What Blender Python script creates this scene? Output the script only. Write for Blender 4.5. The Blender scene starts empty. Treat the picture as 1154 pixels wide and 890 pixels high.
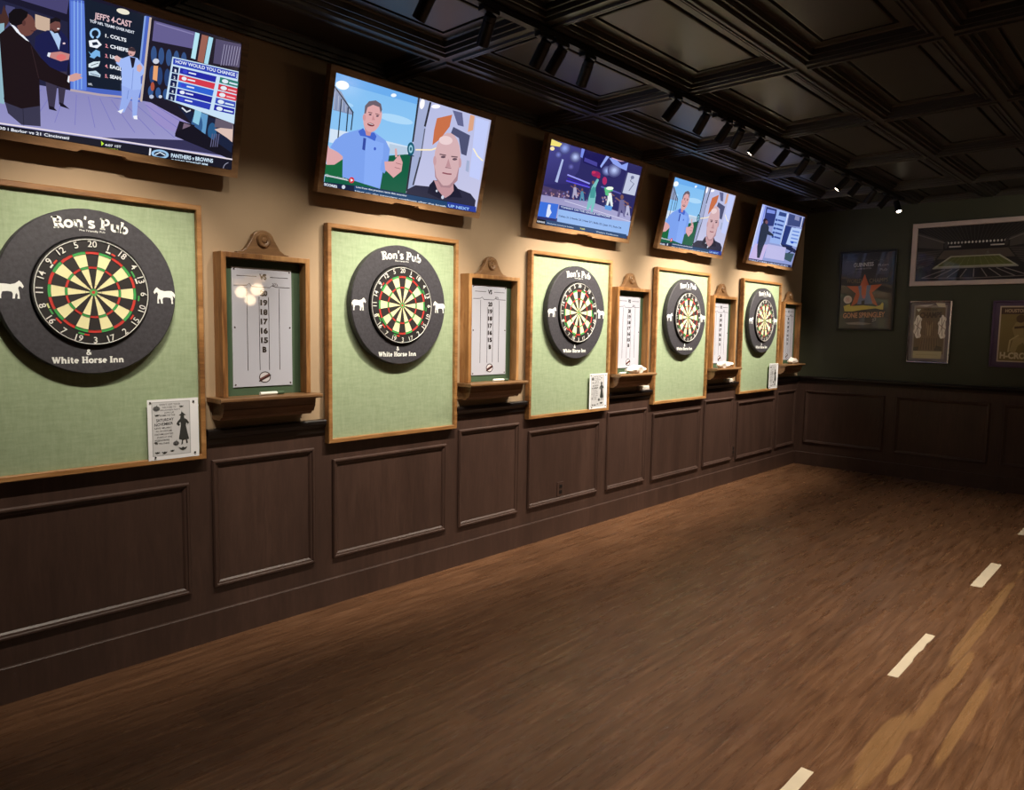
import bpy, bmesh, math, random
import numpy as np
from mathutils import Vector, Matrix
random.seed(7)
C = bpy.context.scene.collection
R = math.radians

# ------------------------------------------------------------------ camera
cam_d = bpy.data.cameras.new('camera'); cam = bpy.data.objects.new('camera', cam_d); C.objects.link(cam)
rt = Vector((0.68271209, -0.73049605, 0.01672487)); up = Vector((0.05569859, 0.07485053, 0.99563802)); fw = Vector((0.72856151, 0.67880256, -0.09178896))
mw = Matrix.Identity(4)
for i in range(3):
    mw[i][0] = rt[i]; mw[i][1] = up[i]; mw[i][2] = -fw[i]
mw[0][3] = 0.0; mw[1][3] = -3.5739; mw[2][3] = 1.6104
cam.matrix_world = mw
cam_d.sensor_width = 36; cam_d.lens = 826.61 / 1154 * 36; cam_d.clip_start = 0.02
bpy.context.scene.camera = cam

# ------------------------------------------------------------------ world, exposure, room light levels
sc = bpy.context.scene
sc.view_settings.view_transform = 'Standard'; sc.view_settings.look = 'None'
sc.view_settings.gamma = 1; sc.view_settings.use_curve_mapping = False
sc.view_settings.exposure = 0.15
world = bpy.data.worlds.new('world'); sc.world = world; world.use_nodes = True
world.node_tree.nodes['Background'].inputs[0].default_value = (1.0, 0.8, 0.6, 1)
world.node_tree.nodes['Background'].inputs[1].default_value = 0.0
SPOT_W = 112.0            # power of one track light
PENDANT_W = 7.0         # power of one ceiling pendant
SCREEN_E = 0.95          # brightness of the television screens
SPOT_COL = (1.0, 0.90, 0.75)
FLOOR_FILL_W = 265.0          # power of one added, unseen spot aimed at the throwing area
XF = 8.966; ZC = 3.033   # far wall, ceiling height

# ------------------------------------------------------------------ materials
def srgb(c):
    return tuple(((v/255)/12.92 if v/255 <= .04045 else ((v/255+.055)/1.055)**2.4) for v in c[:3]) + (1,)
def new_mat(name):
    m = bpy.data.materials.new(name); m.use_nodes = True
    return m, m.node_tree, m.node_tree.nodes['Principled BSDF']
def ramp(nt, stops):
    r = nt.nodes.new('ShaderNodeValToRGB'); e = r.color_ramp.elements
    e[0].position, e[0].color = stops[0]; e[1].position, e[1].color = stops[-1]
    for p, c in stops[1:-1]:
        n = e.new(p); n.color = c
    return r
def noise(nt, scale, detail=4, rough=.5, vec=None, dist=0):
    n = nt.nodes.new('ShaderNodeTexNoise'); n.inputs['Scale'].default_value = scale
    n.inputs['Detail'].default_value = detail; n.inputs['Roughness'].default_value = rough; n.inputs['Distortion'].default_value = dist
    if vec: nt.links.new(vec, n.inputs['Vector'])
    return n
def coords(nt, scale=(1,1,1), geo=False, rot=(0,0,0)):
    if geo: s = nt.nodes.new('ShaderNodeNewGeometry').outputs['Position']
    else: s = nt.nodes.new('ShaderNodeTexCoord').outputs['Object']
    mp = nt.nodes.new('ShaderNodeMapping'); mp.inputs['Scale'].default_value = scale; mp.inputs['Rotation'].default_value = rot
    nt.links.new(s, mp.inputs['Vector']); return mp.outputs['Vector']
def bump(nt, b, h, strength, dist=.01):
    bp = nt.nodes.new('ShaderNodeBump'); bp.inputs['Strength'].default_value = strength; bp.inputs['Distance'].default_value = dist
    nt.links.new(h, bp.inputs['Height']); nt.links.new(bp.outputs[0], b.inputs['Normal'])
def plain(name, col, rough=.5, metal=0, spec=.5, var=.12, scale=12, bmp=0, geo=False, stretch=(1,1,1)):
    m, nt, b = new_mat(name)
    v = coords(nt, stretch, geo)
    n = noise(nt, scale, 4, .55, v)
    c = srgb(col); lo = tuple(x*(1-var) for x in c[:3])+(1,); hi = tuple(min(1, x*(1+var)) for x in c[:3])+(1,)
    r = ramp(nt, [(.3, lo), (.7, hi)]); nt.links.new(n.outputs['Fac'], r.inputs[0]); nt.links.new(r.outputs[0], b.inputs['Base Color'])
    b.inputs['Roughness'].default_value = rough; b.inputs['Metallic'].default_value = metal; b.inputs['Specular IOR Level'].default_value = spec
    if bmp: bump(nt, b, n.outputs['Fac'], bmp)
    return m
def wood(name, dark, mid, light, rough=.5, stretch=(1,1,1), scale=30, geo=True):
    m, nt, b = new_mat(name)
    v = coords(nt, stretch, geo)
    n = noise(nt, scale, 6, .65, v, .6); n2 = noise(nt, scale*.12, 3, .5, v)
    mx = nt.nodes.new('ShaderNodeMath'); mx.operation = 'ADD'; nt.links.new(n.outputs['Fac'], mx.inputs[0]); nt.links.new(n2.outputs['Fac'], mx.inputs[1])
    dv = nt.nodes.new('ShaderNodeMath'); dv.operation = 'MULTIPLY'; dv.inputs[1].default_value = .5; nt.links.new(mx.outputs[0], dv.inputs[0])
    r = ramp(nt, [(.36, srgb(dark)), (.5, srgb(mid)), (.64, srgb(light))]); nt.links.new(dv.outputs[0], r.inputs[0])
    nt.links.new(r.outputs[0], b.inputs['Base Color']); b.inputs['Roughness'].default_value = rough
    bump(nt, b, n.outputs['Fac'], .15, .003)
    return m
def emis(name, col, e):
    m, nt, b = new_mat(name); b.inputs['Base Color'].default_value = srgb(col)
    b.inputs['Emission Color'].default_value = srgb(col); b.inputs['Emission Strength'].default_value = e
    return m
def art_mat(name, rough=.5, e=0, coat=0, spec=.5):
    m, nt, b = new_mat(name)
    a = nt.nodes.new('ShaderNodeAttribute'); a.attribute_name = 'paint'
    b.inputs['Roughness'].default_value = rough; b.inputs['Specular IOR Level'].default_value = spec
    if e:
        b.inputs['Base Color'].default_value = (.01, .01, .01, 1)
        nt.links.new(a.outputs['Color'], b.inputs['Emission Color']); b.inputs['Emission Strength'].default_value = e
    else: nt.links.new(a.outputs['Color'], b.inputs['Base Color'])
    b.inputs['Coat Weight'].default_value = coat; b.inputs['Coat Roughness'].default_value = .03
    return m

M_tan = plain('tan_wall_paint', (168, 143, 114), .75, var=.05, scale=3, bmp=.03)
M_green_wall = plain('dark_green_wall_paint', (58, 60, 44), .6, var=.08, scale=4, bmp=.03)
M_wains = wood('dark_stained_panelling', (60, 43, 37), (68, 49, 42), (78, 57, 49), .42, (1, 1, .12), 40)
M_black_gloss = plain('near_black_rail_paint', (26, 20, 19), .3, var=.1)
M_ceil = plain('dark_pressed_ceiling_panel', (52, 48, 44), .36, var=.12, scale=3)
M_black = plain('black_metal', (16, 15, 15), .45, var=.1)
M_oakx = wood('oak_trim', (106, 68, 36), (156, 110, 64), (190, 144, 94), .42, (.15, 1, 1), 26)
M_oakz = wood('oak_trim_upright', (106, 68, 36), (156, 110, 64), (190, 144, 94), .42, (1, 1, .15), 26)
M_walnut = wood('brown_stained_oak', (98, 68, 42), (126, 92, 60), (150, 114, 78), .4, (.15, 1, 1), 26)
M_tvwood = wood('rustic_tv_frame_wood', (104, 74, 48), (146, 108, 72), (184, 144, 102), .5, (.2, 1, 1), 22)
M_surround = plain('charcoal_foam', (58, 56, 62), .6, var=.25, scale=60, bmp=.1)
M_wire = plain('white_wire', (225, 225, 220), .4, var=.03)
M_greenback = plain('deep_green_board', (62, 84, 60), .7, var=.06)
M_cloth = plain('white_towelling', (225, 215, 205), .9, var=.08, scale=60, bmp=.4)
M_tape = plain('cream_floor_tape', (222, 205, 178), .5, var=.05)
M_plastic_w = plain('white_plastic', (225, 228, 220), .35, var=.02)
M_silver = plain('brushed_silver', (170, 160, 165), .25, metal=.9, var=.1)
M_whiteframe = plain('white_wood_frame', (200, 182, 178), .5, var=.05)
M_purple = plain('purple_mat_board', (84, 62, 92), .6, var=.06)
M_lens = emis('lamp_lens', (255, 236, 205), 12)
M_bowl = emis('frosted_bowl_glass', (255, 214, 160), 2.5)
M_artmat = art_mat('printed_face', .55)
M_artgloss = art_mat('glossy_printed_face', .25, coat=.6)
M_whiteboard = art_mat('whiteboard_face', .25, coat=1.0)
M_glazed = art_mat('glazed_print', .4, coat=.5)
M_screen = art_mat('television_screen', .12, SCREEN_E, spec=.5)

def felt_mat():
    m, nt, b = new_mat('sage_green_burlap')
    v = coords(nt, (1, 1, 1))
    w1 = nt.nodes.new('ShaderNodeTexWave'); w1.inputs['Scale'].default_value = 95; w1.inputs['Distortion'].default_value = 1.5; w1.inputs['Detail'].default_value = 2
    w1.bands_direction = 'X'; nt.links.new(v, w1.inputs['Vector'])
    w2 = nt.nodes.new('ShaderNodeTexWave'); w2.inputs['Scale'].default_value = 95; w2.inputs['Distortion'].default_value = 1.5; w2.inputs['Detail'].default_value = 2
    w2.bands_direction = 'Z'; nt.links.new(v, w2.inputs['Vector'])
    n = noise(nt, 60, 5, .7, coords(nt, (.2, 1, 1))); n2 = noise(nt, 60, 5, .7, coords(nt, (1, 1, .2)))
    ad = nt.nodes.new('ShaderNodeMath'); ad.operation = 'ADD'; nt.links.new(n.outputs['Fac'], ad.inputs[0]); nt.links.new(n2.outputs['Fac'], ad.inputs[1])
    hf = nt.nodes.new('ShaderNodeMath'); hf.operation = 'MULTIPLY'; hf.inputs[1].default_value = .5; nt.links.new(ad.outputs[0], hf.inputs[0])
    r = ramp(nt, [(.3, srgb((138, 154, 122))), (.5, srgb((152, 168, 135))), (.7, srgb((166, 181, 148)))]); nt.links.new(hf.outputs[0], r.inputs[0])
    nt.links.new(r.outputs[0], b.inputs['Base Color']); b.inputs['Roughness'].default_value = .9
    a2 = nt.nodes.new('ShaderNodeMath'); a2.operation = 'ADD'; nt.links.new(w1.outputs['Fac'], a2.inputs[0]); nt.links.new(w2.outputs['Fac'], a2.inputs[1])
    bump(nt, b, a2.outputs[0], .12, .002)
    return m
M_felt = felt_mat()

def floor_mat():
    m, nt, b = new_mat('brown_vinyl_plank_floor')
    L = nt.links
    pos = coords(nt, (1, 1, 1), True)
    bk = nt.nodes.new('ShaderNodeTexBrick'); bk.offset = .37
    bk.inputs['Scale'].default_value = 1; bk.inputs['Brick Width'].default_value = 1.25; bk.inputs['Row Height'].default_value = .155
    bk.inputs['Mortar Size'].default_value = .0012; bk.inputs['Mortar Smooth'].default_value = .3; bk.inputs['Bias'].default_value = 0
    bk.inputs['Color1'].default_value = (.86, .86, .86, 1); bk.inputs['Color2'].default_value = (1.1, 1.1, 1.1, 1); bk.inputs['Mortar'].default_value = (.72, .72, .72, 1)
    L.new(pos, bk.inputs['Vector'])
    n = noise(nt, 34, 8, .7, coords(nt, (.08, 1, 1), True), .3)
    r = ramp(nt, [(.30, srgb((80, 52, 34))), (.5, srgb((106, 73, 50))), (.70, srgb((130, 94, 68)))]); L.new(n.outputs['Fac'], r.inputs[0])
    mul = nt.nodes.new('ShaderNodeMix'); mul.data_type = 'RGBA'; mul.blend_type = 'MULTIPLY'; mul.inputs[0].default_value = 1
    L.new(r.outputs[0], mul.inputs[6]); L.new(bk.outputs['Color'], mul.inputs[7])
    # honey-coloured patches blended into the floor colour by the throw line
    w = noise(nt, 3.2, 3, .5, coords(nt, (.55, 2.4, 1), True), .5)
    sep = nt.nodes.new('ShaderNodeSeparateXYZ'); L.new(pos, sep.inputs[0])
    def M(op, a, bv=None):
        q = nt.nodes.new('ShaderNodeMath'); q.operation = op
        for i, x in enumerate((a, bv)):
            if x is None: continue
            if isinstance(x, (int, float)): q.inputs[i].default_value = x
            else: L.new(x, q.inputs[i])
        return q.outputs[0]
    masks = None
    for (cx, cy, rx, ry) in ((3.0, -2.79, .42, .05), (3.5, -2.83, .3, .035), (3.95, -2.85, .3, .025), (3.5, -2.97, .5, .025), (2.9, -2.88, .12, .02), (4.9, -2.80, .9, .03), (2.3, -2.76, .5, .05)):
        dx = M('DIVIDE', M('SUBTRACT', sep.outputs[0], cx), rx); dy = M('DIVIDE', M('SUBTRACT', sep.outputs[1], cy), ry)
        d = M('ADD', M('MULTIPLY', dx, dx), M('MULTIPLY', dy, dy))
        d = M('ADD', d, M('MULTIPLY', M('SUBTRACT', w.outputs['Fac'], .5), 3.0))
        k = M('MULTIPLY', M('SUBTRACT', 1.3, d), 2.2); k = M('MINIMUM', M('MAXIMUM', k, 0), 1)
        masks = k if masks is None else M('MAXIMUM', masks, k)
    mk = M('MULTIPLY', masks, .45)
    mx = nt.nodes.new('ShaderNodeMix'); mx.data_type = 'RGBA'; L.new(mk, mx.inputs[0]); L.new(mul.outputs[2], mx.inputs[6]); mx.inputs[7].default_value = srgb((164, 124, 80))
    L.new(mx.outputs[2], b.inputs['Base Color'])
    n3 = noise(nt, 20, 6, .7, coords(nt, (.12, 1, 1), True))
    rr = ramp(nt, [(.35, (.20, .20, .20, 1)), (.65, (.42, .42, .42, 1))]); L.new(n3.outputs['Fac'], rr.inputs[0]); L.new(rr.outputs[0], b.inputs['Roughness'])
    h = M('ADD', n.outputs['Fac'], M('MULTIPLY', bk.outputs['Fac'], -.5))
    bump(nt, b, h, .6, .005)
    b.inputs['Specular IOR Level'].default_value = .5
    return m
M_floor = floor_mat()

# ------------------------------------------------------------------ mesh helpers
class MB:
    def __init__(s): s.v = []; s.f = []; s.sm = []
    def add(s, vs, fs, smooth=False):
        o = len(s.v); s.v += [tuple(p) for p in vs]; s.f += [tuple(i+o for i in f) for f in fs]; s.sm += [smooth]*len(fs); return s
    def box(s, x0, x1, y0, y1, z0, z1):
        v = [(x, y, z) for z in (z0, z1) for y in (y0, y1) for x in (x0, x1)]
        return s.add(v, [(0,2,3,1), (4,5,7,6), (0,1,5,4), (2,6,7,3), (0,4,6,2), (1,3,7,5)])
    def prism(s, pts, x0, x1, axis='x'):       # profile extruded along an axis; pts (a,b)
        n = len(pts); f = {'x': lambda t, a, b: (t, a, b), 'y': lambda t, a, b: (a, t, b), 'z': lambda t, a, b: (a, b, t)}[axis]
        v = [f(x0, a, b) for a, b in pts] + [f(x1, a, b) for a, b in pts]
        fs = [tuple(range(n))[::-1], tuple(range(n, 2*n))] + [(i, (i+1) % n, n+(i+1) % n, n+i) for i in range(n)]
        return s.add(v, fs)
    def ring(s, x0, x1, z0, z1, prof):         # mitred frame; prof: list of (inset, out) -> y = -out, closed back to y=-prof back
        corners = lambda d: [(x0+d, z0+d), (x1-d, z0+d), (x1-d, z1-d), (x0+d, z1-d)]
        v = []; fs = []; n = len(prof)
        for d, o in prof: v += [(x, -o, z) for x, z in corners(d)]
        for i in range(n):
            j = (i+1) % n
            for k in range(4):
                l = (k+1) % 4; fs.append((i*4+k, i*4+l, j*4+l, j*4+k))
        return s.add(v, fs)
    def lathe(s, prof, seg=48, axis='y', c=(0,0,0), smooth=True, closed=False):   # prof (r, t)
        v = []; n = len(prof)
        for k in range(seg):
            a = 2*math.pi*k/seg; ca, sa = math.cos(a), math.sin(a)
            for r, t in prof:
                p = {'y': (r*ca, t, r*sa), 'z': (r*ca, r*sa, t), 'x': (t, r*ca, r*sa)}[axis]
                v.append((p[0]+c[0], p[1]+c[1], p[2]+c[2]))
        fs = []
        for k in range(seg):
            l = (k+1) % seg
            for i in range(n if closed else n-1):
                j = (i+1) % n; fs.append((k*n+i, k*n+j, l*n+j, l*n+i))
        return s.add(v, fs, smooth)
    def tube(s, pts, r, seg=8):
        pts = [Vector(p) for p in pts]; v = []; fs = []
        for i, p in enumerate(pts):
            t = (pts[min(i+1, len(pts)-1)] - pts[max(i-1, 0)]).normalized()
            a = t.cross(Vector((0, 0, 1)));
            if a.length < .1: a = t.cross(Vector((1, 0, 0)))
            a.normalize(); b = t.cross(a)
            rr = r[i] if isinstance(r, (list, tuple)) else r
            for k in range(seg):
                q = p + (a*math.cos(2*math.pi*k/seg) + b*math.sin(2*math.pi*k/seg))*rr; v.append(q)
        for i in range(len(pts)-1):
            for k in range(seg):
                l = (k+1) % seg; fs.append((i*seg+k, i*seg+l, (i+1)*seg+l, (i+1)*seg+k))
        fs += [tuple(range(seg))[::-1], tuple(range((len(pts)-1)*seg, len(pts)*seg))]
        return s.add(v, fs, True)
    def build(s, name, mat, parent=None, loc=(0,0,0), bevel=0):
        me = bpy.data.meshes.new(name); me.from_pydata(s.v, [], s.f); me.validate()
        bm = bmesh.new(); bm.from_mesh(me)
        bmesh.ops.remove_doubles(bm, verts=bm.verts, dist=1e-6); bmesh.ops.recalc_face_normals(bm, faces=bm.faces); bm.to_mesh(me); bm.free()
        if any(s.sm):
            for p in me.polygons: p.use_smooth = True
            me.set_sharp_from_angle(angle=R(35))
        me.materials.append(mat)
        o = bpy.data.objects.new(name, me); C.objects.link(o); o.location = loc
        if parent: o.parent = parent
        if bevel:
            b = o.modifiers.new('bevel', 'BEVEL'); b.width = bevel; b.segments = 2; b.limit_method = 'ANGLE'
        return o

def struct(o): o['kind'] = 'structure'; return o
def tag(o, label, cat, group=None):
    o['label'] = label; o['category'] = cat
    if group: o['group'] = group
    return o
def empty(name, loc, rz=0, rx=0):
    o = bpy.data.objects.new(name, None); C.objects.link(o); o.location = loc; o.rotation_euler = (rx, 0, rz); o.empty_display_size = .1
    return o
def copy_tree(o, parent=None):
    c = o.copy(); C.objects.link(c); c.parent = parent
    for ch in [x for x in bpy.data.objects if x.parent == o]: copy_tree(ch, c)
    return c

# text outlines -> triangles (cached)
_tc = {}
def text_tris(st, weight=0.0):
    k = (st, weight)
    if k in _tc: return _tc[k]
    cu = bpy.data.curves.new('t', 'FONT'); cu.body = st; cu.size = 1; cu.offset = weight; cu.resolution_u = 3
    ob = bpy.data.objects.new('t', cu); C.objects.link(ob)
    dg = bpy.context.evaluated_depsgraph_get(); ev = ob.evaluated_get(dg); me = ev.to_mesh()
    vs = [(v.co.x, v.co.y) for v in me.vertices]; fs = [tuple(p.vertices) for p in me.polygons]
    ev.to_mesh_clear(); bpy.data.objects.remove(ob); bpy.data.curves.remove(cu)
    xs = [v[0] for v in vs] or [0, 1]
    _tc[k] = (vs, fs, min(xs), max(xs)); return _tc[k]

def quad_map(q):       # drawing quad (TL,TR,BR,BL) -> unit square
    A = []; B = []
    for (x, y), (u, v) in zip(q, ((0, 1), (1, 1), (1, 0), (0, 0))):
        A += [[x, y, 1, 0, 0, 0, -u*x, -u*y], [0, 0, 0, x, y, 1, -v*x, -v*y]]; B += [u, v]
    h = np.linalg.solve(np.array(A, float), np.array(B, float))
    def f(x, y):
        w = h[6]*x+h[7]*y+1
        return (h[0]*x+h[1]*y+h[2])/w, (h[3]*x+h[4]*y+h[5])/w
    return f

class Art:
    """flat printed picture: coloured shapes in drawing units, mapped on to a rectangle (x right, z up, facing -y)"""
    def __init__(s, rect, T=None, y=0, step=.00005, jitter=0):
        s.r = rect; s.T = T or (lambda x, y: (x, y)); s.y = y; s.step = step; s.n = 0; s.v = []; s.f = []; s.c = []
    def P(s, x, y, clip=True):
        u, v = s.T(x, y)
        if clip: u = min(1, max(0, u)); v = min(1, max(0, v))
        x0, x1, z0, z1 = s.r
        return (x0+u*(x1-x0), s.y-s.n*s.step, z0+v*(z1-z0))
    def raw(s, pts, faces, col, cols=None):
        o = len(s.v); s.v += [s.P(*p) for p in pts]
        for f in faces:
            s.f.append(tuple(i+o for i in f)); s.c += [srgb(cols[i]) if cols else srgb(col) for i in f]
        return s
    def poly(s, pts, col, col2=None):
        s.n += 1
        if col2:
            ys = [p[1] for p in pts]; a, b = min(ys), max(ys)
            cols = [tuple(col[i]+(col2[i]-col[i])*(p[1]-a)/(b-a+1e-9) for i in range(3)) for p in pts]
            return s.raw(pts, [tuple(range(len(pts)))], None, cols)
        return s.raw(pts, [tuple(range(len(pts)))], col)
    def ell(s, cx, cy, rx, ry, col, rot=0, n=22, a0=0, a1=360):
        c, d = math.cos(R(rot)), math.sin(R(rot)); pts = []
        m = n if a1-a0 >= 360 else n+1
        for k in range(m):
            a = R(a0+(a1-a0)*k/n); x, y = rx*math.cos(a), ry*math.sin(a); pts.append((cx+x*c-y*d, cy+x*d+y*c))
        return s.poly(pts, col)
    def line(s, pts, w, col):
        s.n += 1; n = len(pts); L = []; Rr = []
        for i, p in enumerate(pts):
            a = pts[max(i-1, 0)]; b = pts[min(i+1, n-1)]; dx, dy = b[0]-a[0], b[1]-a[1]; l = math.hypot(dx, dy) or 1
            nx, ny = -dy/l*w/2, dx/l*w/2; L.append((p[0]+nx, p[1]+ny)); Rr.append((p[0]-nx, p[1]-ny))
        return s.raw(L+Rr, [(i, i+1, n+i+1, n+i) for i in range(n-1)], col)
    def text(s, st, p0, p1, h, col, weight=0, down=True, upv=None):
        """baseline from p0 to p1, cap height h; drawing y grows downward if down"""
        s.n += 1; vs, fs, a, b = text_tris(st, weight)
        dx, dy = (p1[0]-p0[0])/(b-a), (p1[1]-p0[1])/(b-a)
        ux, uy = upv or (0, -1 if down else 1)
        pts = [(p0[0]+(x-a)*dx+ux*y*h/.7, p0[1]+(x-a)*dy+uy*y*h/.7) for x, y in vs]
        return s.raw(pts, fs, col)
    def build(s, name, mat, parent=None, loc=(0,0,0), thick=0):
        me = bpy.data.meshes.new(name)
        v, f, c = s.v, s.f, s.c
        if thick:            # a real sheet behind the print
            x0, x1, z0, z1 = s.r; o = len(v); y0, y1 = s.y+.00001, s.y+thick
            v = v+[(x, y, z) for z in (z0, z1) for y in (y0, y1) for x in (x0, x1)]
            fs = [(0,2,3,1), (4,5,7,6), (0,1,5,4), (2,6,7,3), (0,4,6,2), (1,3,7,5)]
            f = f+[tuple(i+o for i in q) for q in fs]; c = c+[srgb(getattr(s, 'edge', (40, 40, 40)))]*24
        me.from_pydata(v, [], f)
        at = me.color_attributes.new('paint', 'FLOAT_COLOR', 'CORNER')
        at.data.foreach_set('color', [k for q in c for k in q])
        me.materials.append(mat)
        o = bpy.data.objects.new(name, me); C.objects.link(o); o.location = loc
        if parent: o.parent = parent
        return o
def arc(cx, cy, r, a0, a1, n=14, ry=None):
    ry = ry or r
    return [(cx+r*math.cos(R(a0+(a1-a0)*k/n)), cy+ry*math.sin(R(a0+(a1-a0)*k/n))) for k in range(n+1)]

# heavy slab lettering drawn by strokes: (advance, strokes[(pts, width)])
SER = {
 'R': (.80, [([(.2,0),(.2,1)],.2), ([(.0,.05),(.4,.05)],.1), ([(.0,.95),(.4,.95)],.1), ([(.2,.93)]+arc(.4,.715,.215,90,-90)+[(.2,.5)],.14), ([(.42,.5),(.62,.12),(.76,.05)],.2)]),
 'P': (.76, [([(.2,0),(.2,1)],.2), ([(.0,.05),(.4,.05)],.1), ([(.0,.95),(.4,.95)],.1), ([(.2,.92)]+arc(.4,.68,.24,90,-90)+[(.2,.44)],.15)]),
 'o': (.70, [(arc(.33,.33,.25,0,360,20,.27),.17)]),
 'n': (.78, [([(.15,0),(.15,.66)],.18), ([(.02,.04),(.28,.04)],.08), ([(.02,.62),(.18,.62)],.08), ([(.15,.48)]+arc(.38,.42,.18,140,0,8)+[(.56,0)],.17), ([(.44,.04),(.7,.04)],.08)]),
 "'": (.26, [([(.13,1.02),(.08,.72)],.14)]),
 's': (.58, [([(.5,.58)]+arc(.28,.49,.17,50,250,10,.12)+arc(.28,.18,.19,80,-130,10,.13)+[(.06,.1)],.15)]),
 'u': (.76, [([(.15,.66)]+arc(.36,.24,.2,180,330,8)+[(.58,.3)],.17), ([(.02,.62),(.2,.62)],.08), ([(.58,.66),(.58,0)],.18), ([(.45,.62),(.6,.62)],.08), ([(.58,.04),(.72,.04)],.08)]),
 'b': (.76, [([(.16,0),(.16,1.02)],.18), ([(.02,.98),(.2,.98)],.08), (arc(.38,.32,.2,180,-180,18,.26),.16)]),
 'W': (1.14, [([(.1,1),(.34,.04)],.19), ([(.34,.04),(.55,.95)],.13), ([(.52,1),(.76,.04)],.19), ([(.76,.04),(1.0,1)],.12), ([(0,.95),(.28,.95)],.1), ([(.86,.95),(1.12,.95)],.1)]),
 'h': (.78, [([(.15,0),(.15,1.02)],.18), ([(.02,.04),(.28,.04)],.08), ([(.02,.98),(.18,.98)],.08), ([(.15,.48)]+arc(.38,.42,.18,140,0,8)+[(.56,0)],.17), ([(.44,.04),(.7,.04)],.08)]),
 'i': (.38, [([(.17,0),(.17,.66)],.18), ([(.03,.04),(.31,.04)],.08), ([(.03,.62),(.2,.62)],.08), ([(.17,.78),(.17,.95)],.18)]),
 't': (.48, [([(.2,.9),(.2,.16),(.3,.06),(.42,.1)],.17), ([(.02,.62),(.42,.62)],.09)]),
 'e': (.66, [([(.1,.34),(.54,.34)]+arc(.33,.33,.22,5,310,14,.26),.14)]),
 'H': (.92, [([(.2,0),(.2,1)],.19), ([(.68,0),(.68,1)],.19), ([(.2,.5),(.68,.5)],.12), ([(.02,.05),(.38,.05)],.1), ([(.02,.95),(.38,.95)],.1), ([(.5,.05),(.86,.05)],.1), ([(.5,.95),(.86,.95)],.1)]),
 'r': (.54, [([(.15,0),(.15,.66)],.18), ([(.02,.04),(.3,.04)],.08), ([(.02,.62),(.18,.62)],.08), ([(.15,.45),(.27,.6),(.42,.58),(.46,.5)],.15)]),
 'I': (.46, [([(.21,0),(.21,1)],.2), ([(.02,.05),(.4,.05)],.1), ([(.02,.95),(.4,.95)],.1)]),
 '&': (.8, [([(.7,.05),(.22,.7)]+arc(.34,.8,.13,200,-20,10)+[(.2,.42)]+arc(.3,.24,.2,140,320,8)+[(.66,.45)],.14)]),
 ' ': (.36, []),
}
def slab(A, st, cx, cz, h, width, col, arch=0):
    tot = sum(SER[c][0] for c in st); sx = width/tot; x = -width/2
    A.n += 1
    keep = A.n
    for ch in st:
        adv, strokes = SER[ch]
        for pts, w in strokes:
            q = []
            for a, b in pts:
                X = x+a*sx; Z = b*h
                if arch:
                    th = X/arch; q.append((cx+(arch+Z)*math.sin(th), cz-arch+(arch+Z)*math.cos(th)))
                else: q.append((cx+X, cz+Z))
            A.n = keep-1; A.line(q, w*min(sx, h)*(1.32 if arch else 1.5), col)
        x += adv*sx
    A.n = keep

# ------------------------------------------------------------------ the room
YB = -9.6; XL = -3.0
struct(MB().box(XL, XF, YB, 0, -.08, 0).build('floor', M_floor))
struct(MB().box(XL, XF+.12, 0, .12, 0, ZC+.15).build('wall_left', M_tan))
struct(MB().box(XF, XF+.12, YB, 0, 0, ZC+.15).build('wall_far', M_green_wall))
struct(MB().box(XL, XF+.12, YB-.12, YB, 0, ZC+.15).build('wall_right', M_green_wall))
struct(MB().box(XL-.12, XL, YB, .12, 0, ZC+.15).build('wall_behind', M_green_wall))
# ceiling: pressed panels, moulding profile repeated in every bay
def ceiling():
    m = MB(); gx = [4.045+1.32*k for k in range(-5, 4)]+[XF]; gx[0] = XL; gy = [0, -.51]+[-1.2-.695*k for k in range(0, 12)]+[YB]
    prof = [(0, .045), (.022, .045), (.026, .055), (.040, .055), (.044, .038), (.058, .038), (.062, .046), (.070, .046), (.074, .024), (.088, .024), (.092, .032), (.100, .032), (.104, .006), (.112, .0), (.164, .0), (.165, -.018), (.182, -.018), (.183, 0.0), (.190, .002)]; Z0 = ZC+.045
    for i in range(len(gx)-1):
        for j in range(len(gy)-1):
            x0, x1, y1, y0 = gx[i], gx[i+1], gy[j], gy[j+1]
            vs = []; fs = []
            pr = prof if j else prof[:14]
            for d, h in pr: vs += [(x0+d, y0+d, Z0-h), (x1-d, y0+d, Z0-h), (x1-d, y1-d, Z0-h), (x0+d, y1-d, Z0-h)]
            n = len(pr)
            for a in range(n-1):
                for k in range(4):
                    l = (k+1) % 4; fs.append((a*4+k, a*4+l, a*4+4+l, a*4+4+k))
            fs.append(tuple((n-1)*4+k for k in range(4)))
            m.add(vs, fs)
    m.box(XL, XF, YB, 0, ZC+.065, ZC+.14)
    return struct(m.build('ceiling', M_ceil))
ceiling()
# wainscot on the dartboard wall
m = MB().box(XL, XF, -.012, 0, 0, 1.035); struct(m.build('trim_1', M_wains))
struct(MB().prism([(-.012, 0), (-.03, 0), (-.03, .151), (-.027, .155), (-.012, .155)], XL, XF-.02).build('baseboard_left', M_wains))
boards_x = [(.611, 1.586), (2.281, 3.255), (3.962, 4.955), (5.632, 6.598), (7.31, 8.268)]
rails = [(XL, .60), (1.597, 2.27), (3.266, 3.951), (4.966, 5.621), (6.609, 7.299), (8.279, XF)]
tn = 2
RAILP = [(-.012, 1.03), (-.016, 1.005), (-.024, 1.005), (-.026, 1.03), (-.034, 1.036), (-.042, 1.05), (-.05, 1.058), (-.05, 1.074), (-.044, 1.081), (0, 1.081), (0, 1.03)]
for a, b in rails:
    struct(MB().prism(RAILP, a, b).build('trim_%d' % tn, M_black_gloss)); tn += 1
PM = [(0, .012), (0, .022), (.006, .030), (.014, .030), (.018, .024), (.026, .022), (.034, .014), (.034, .012)]
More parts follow.
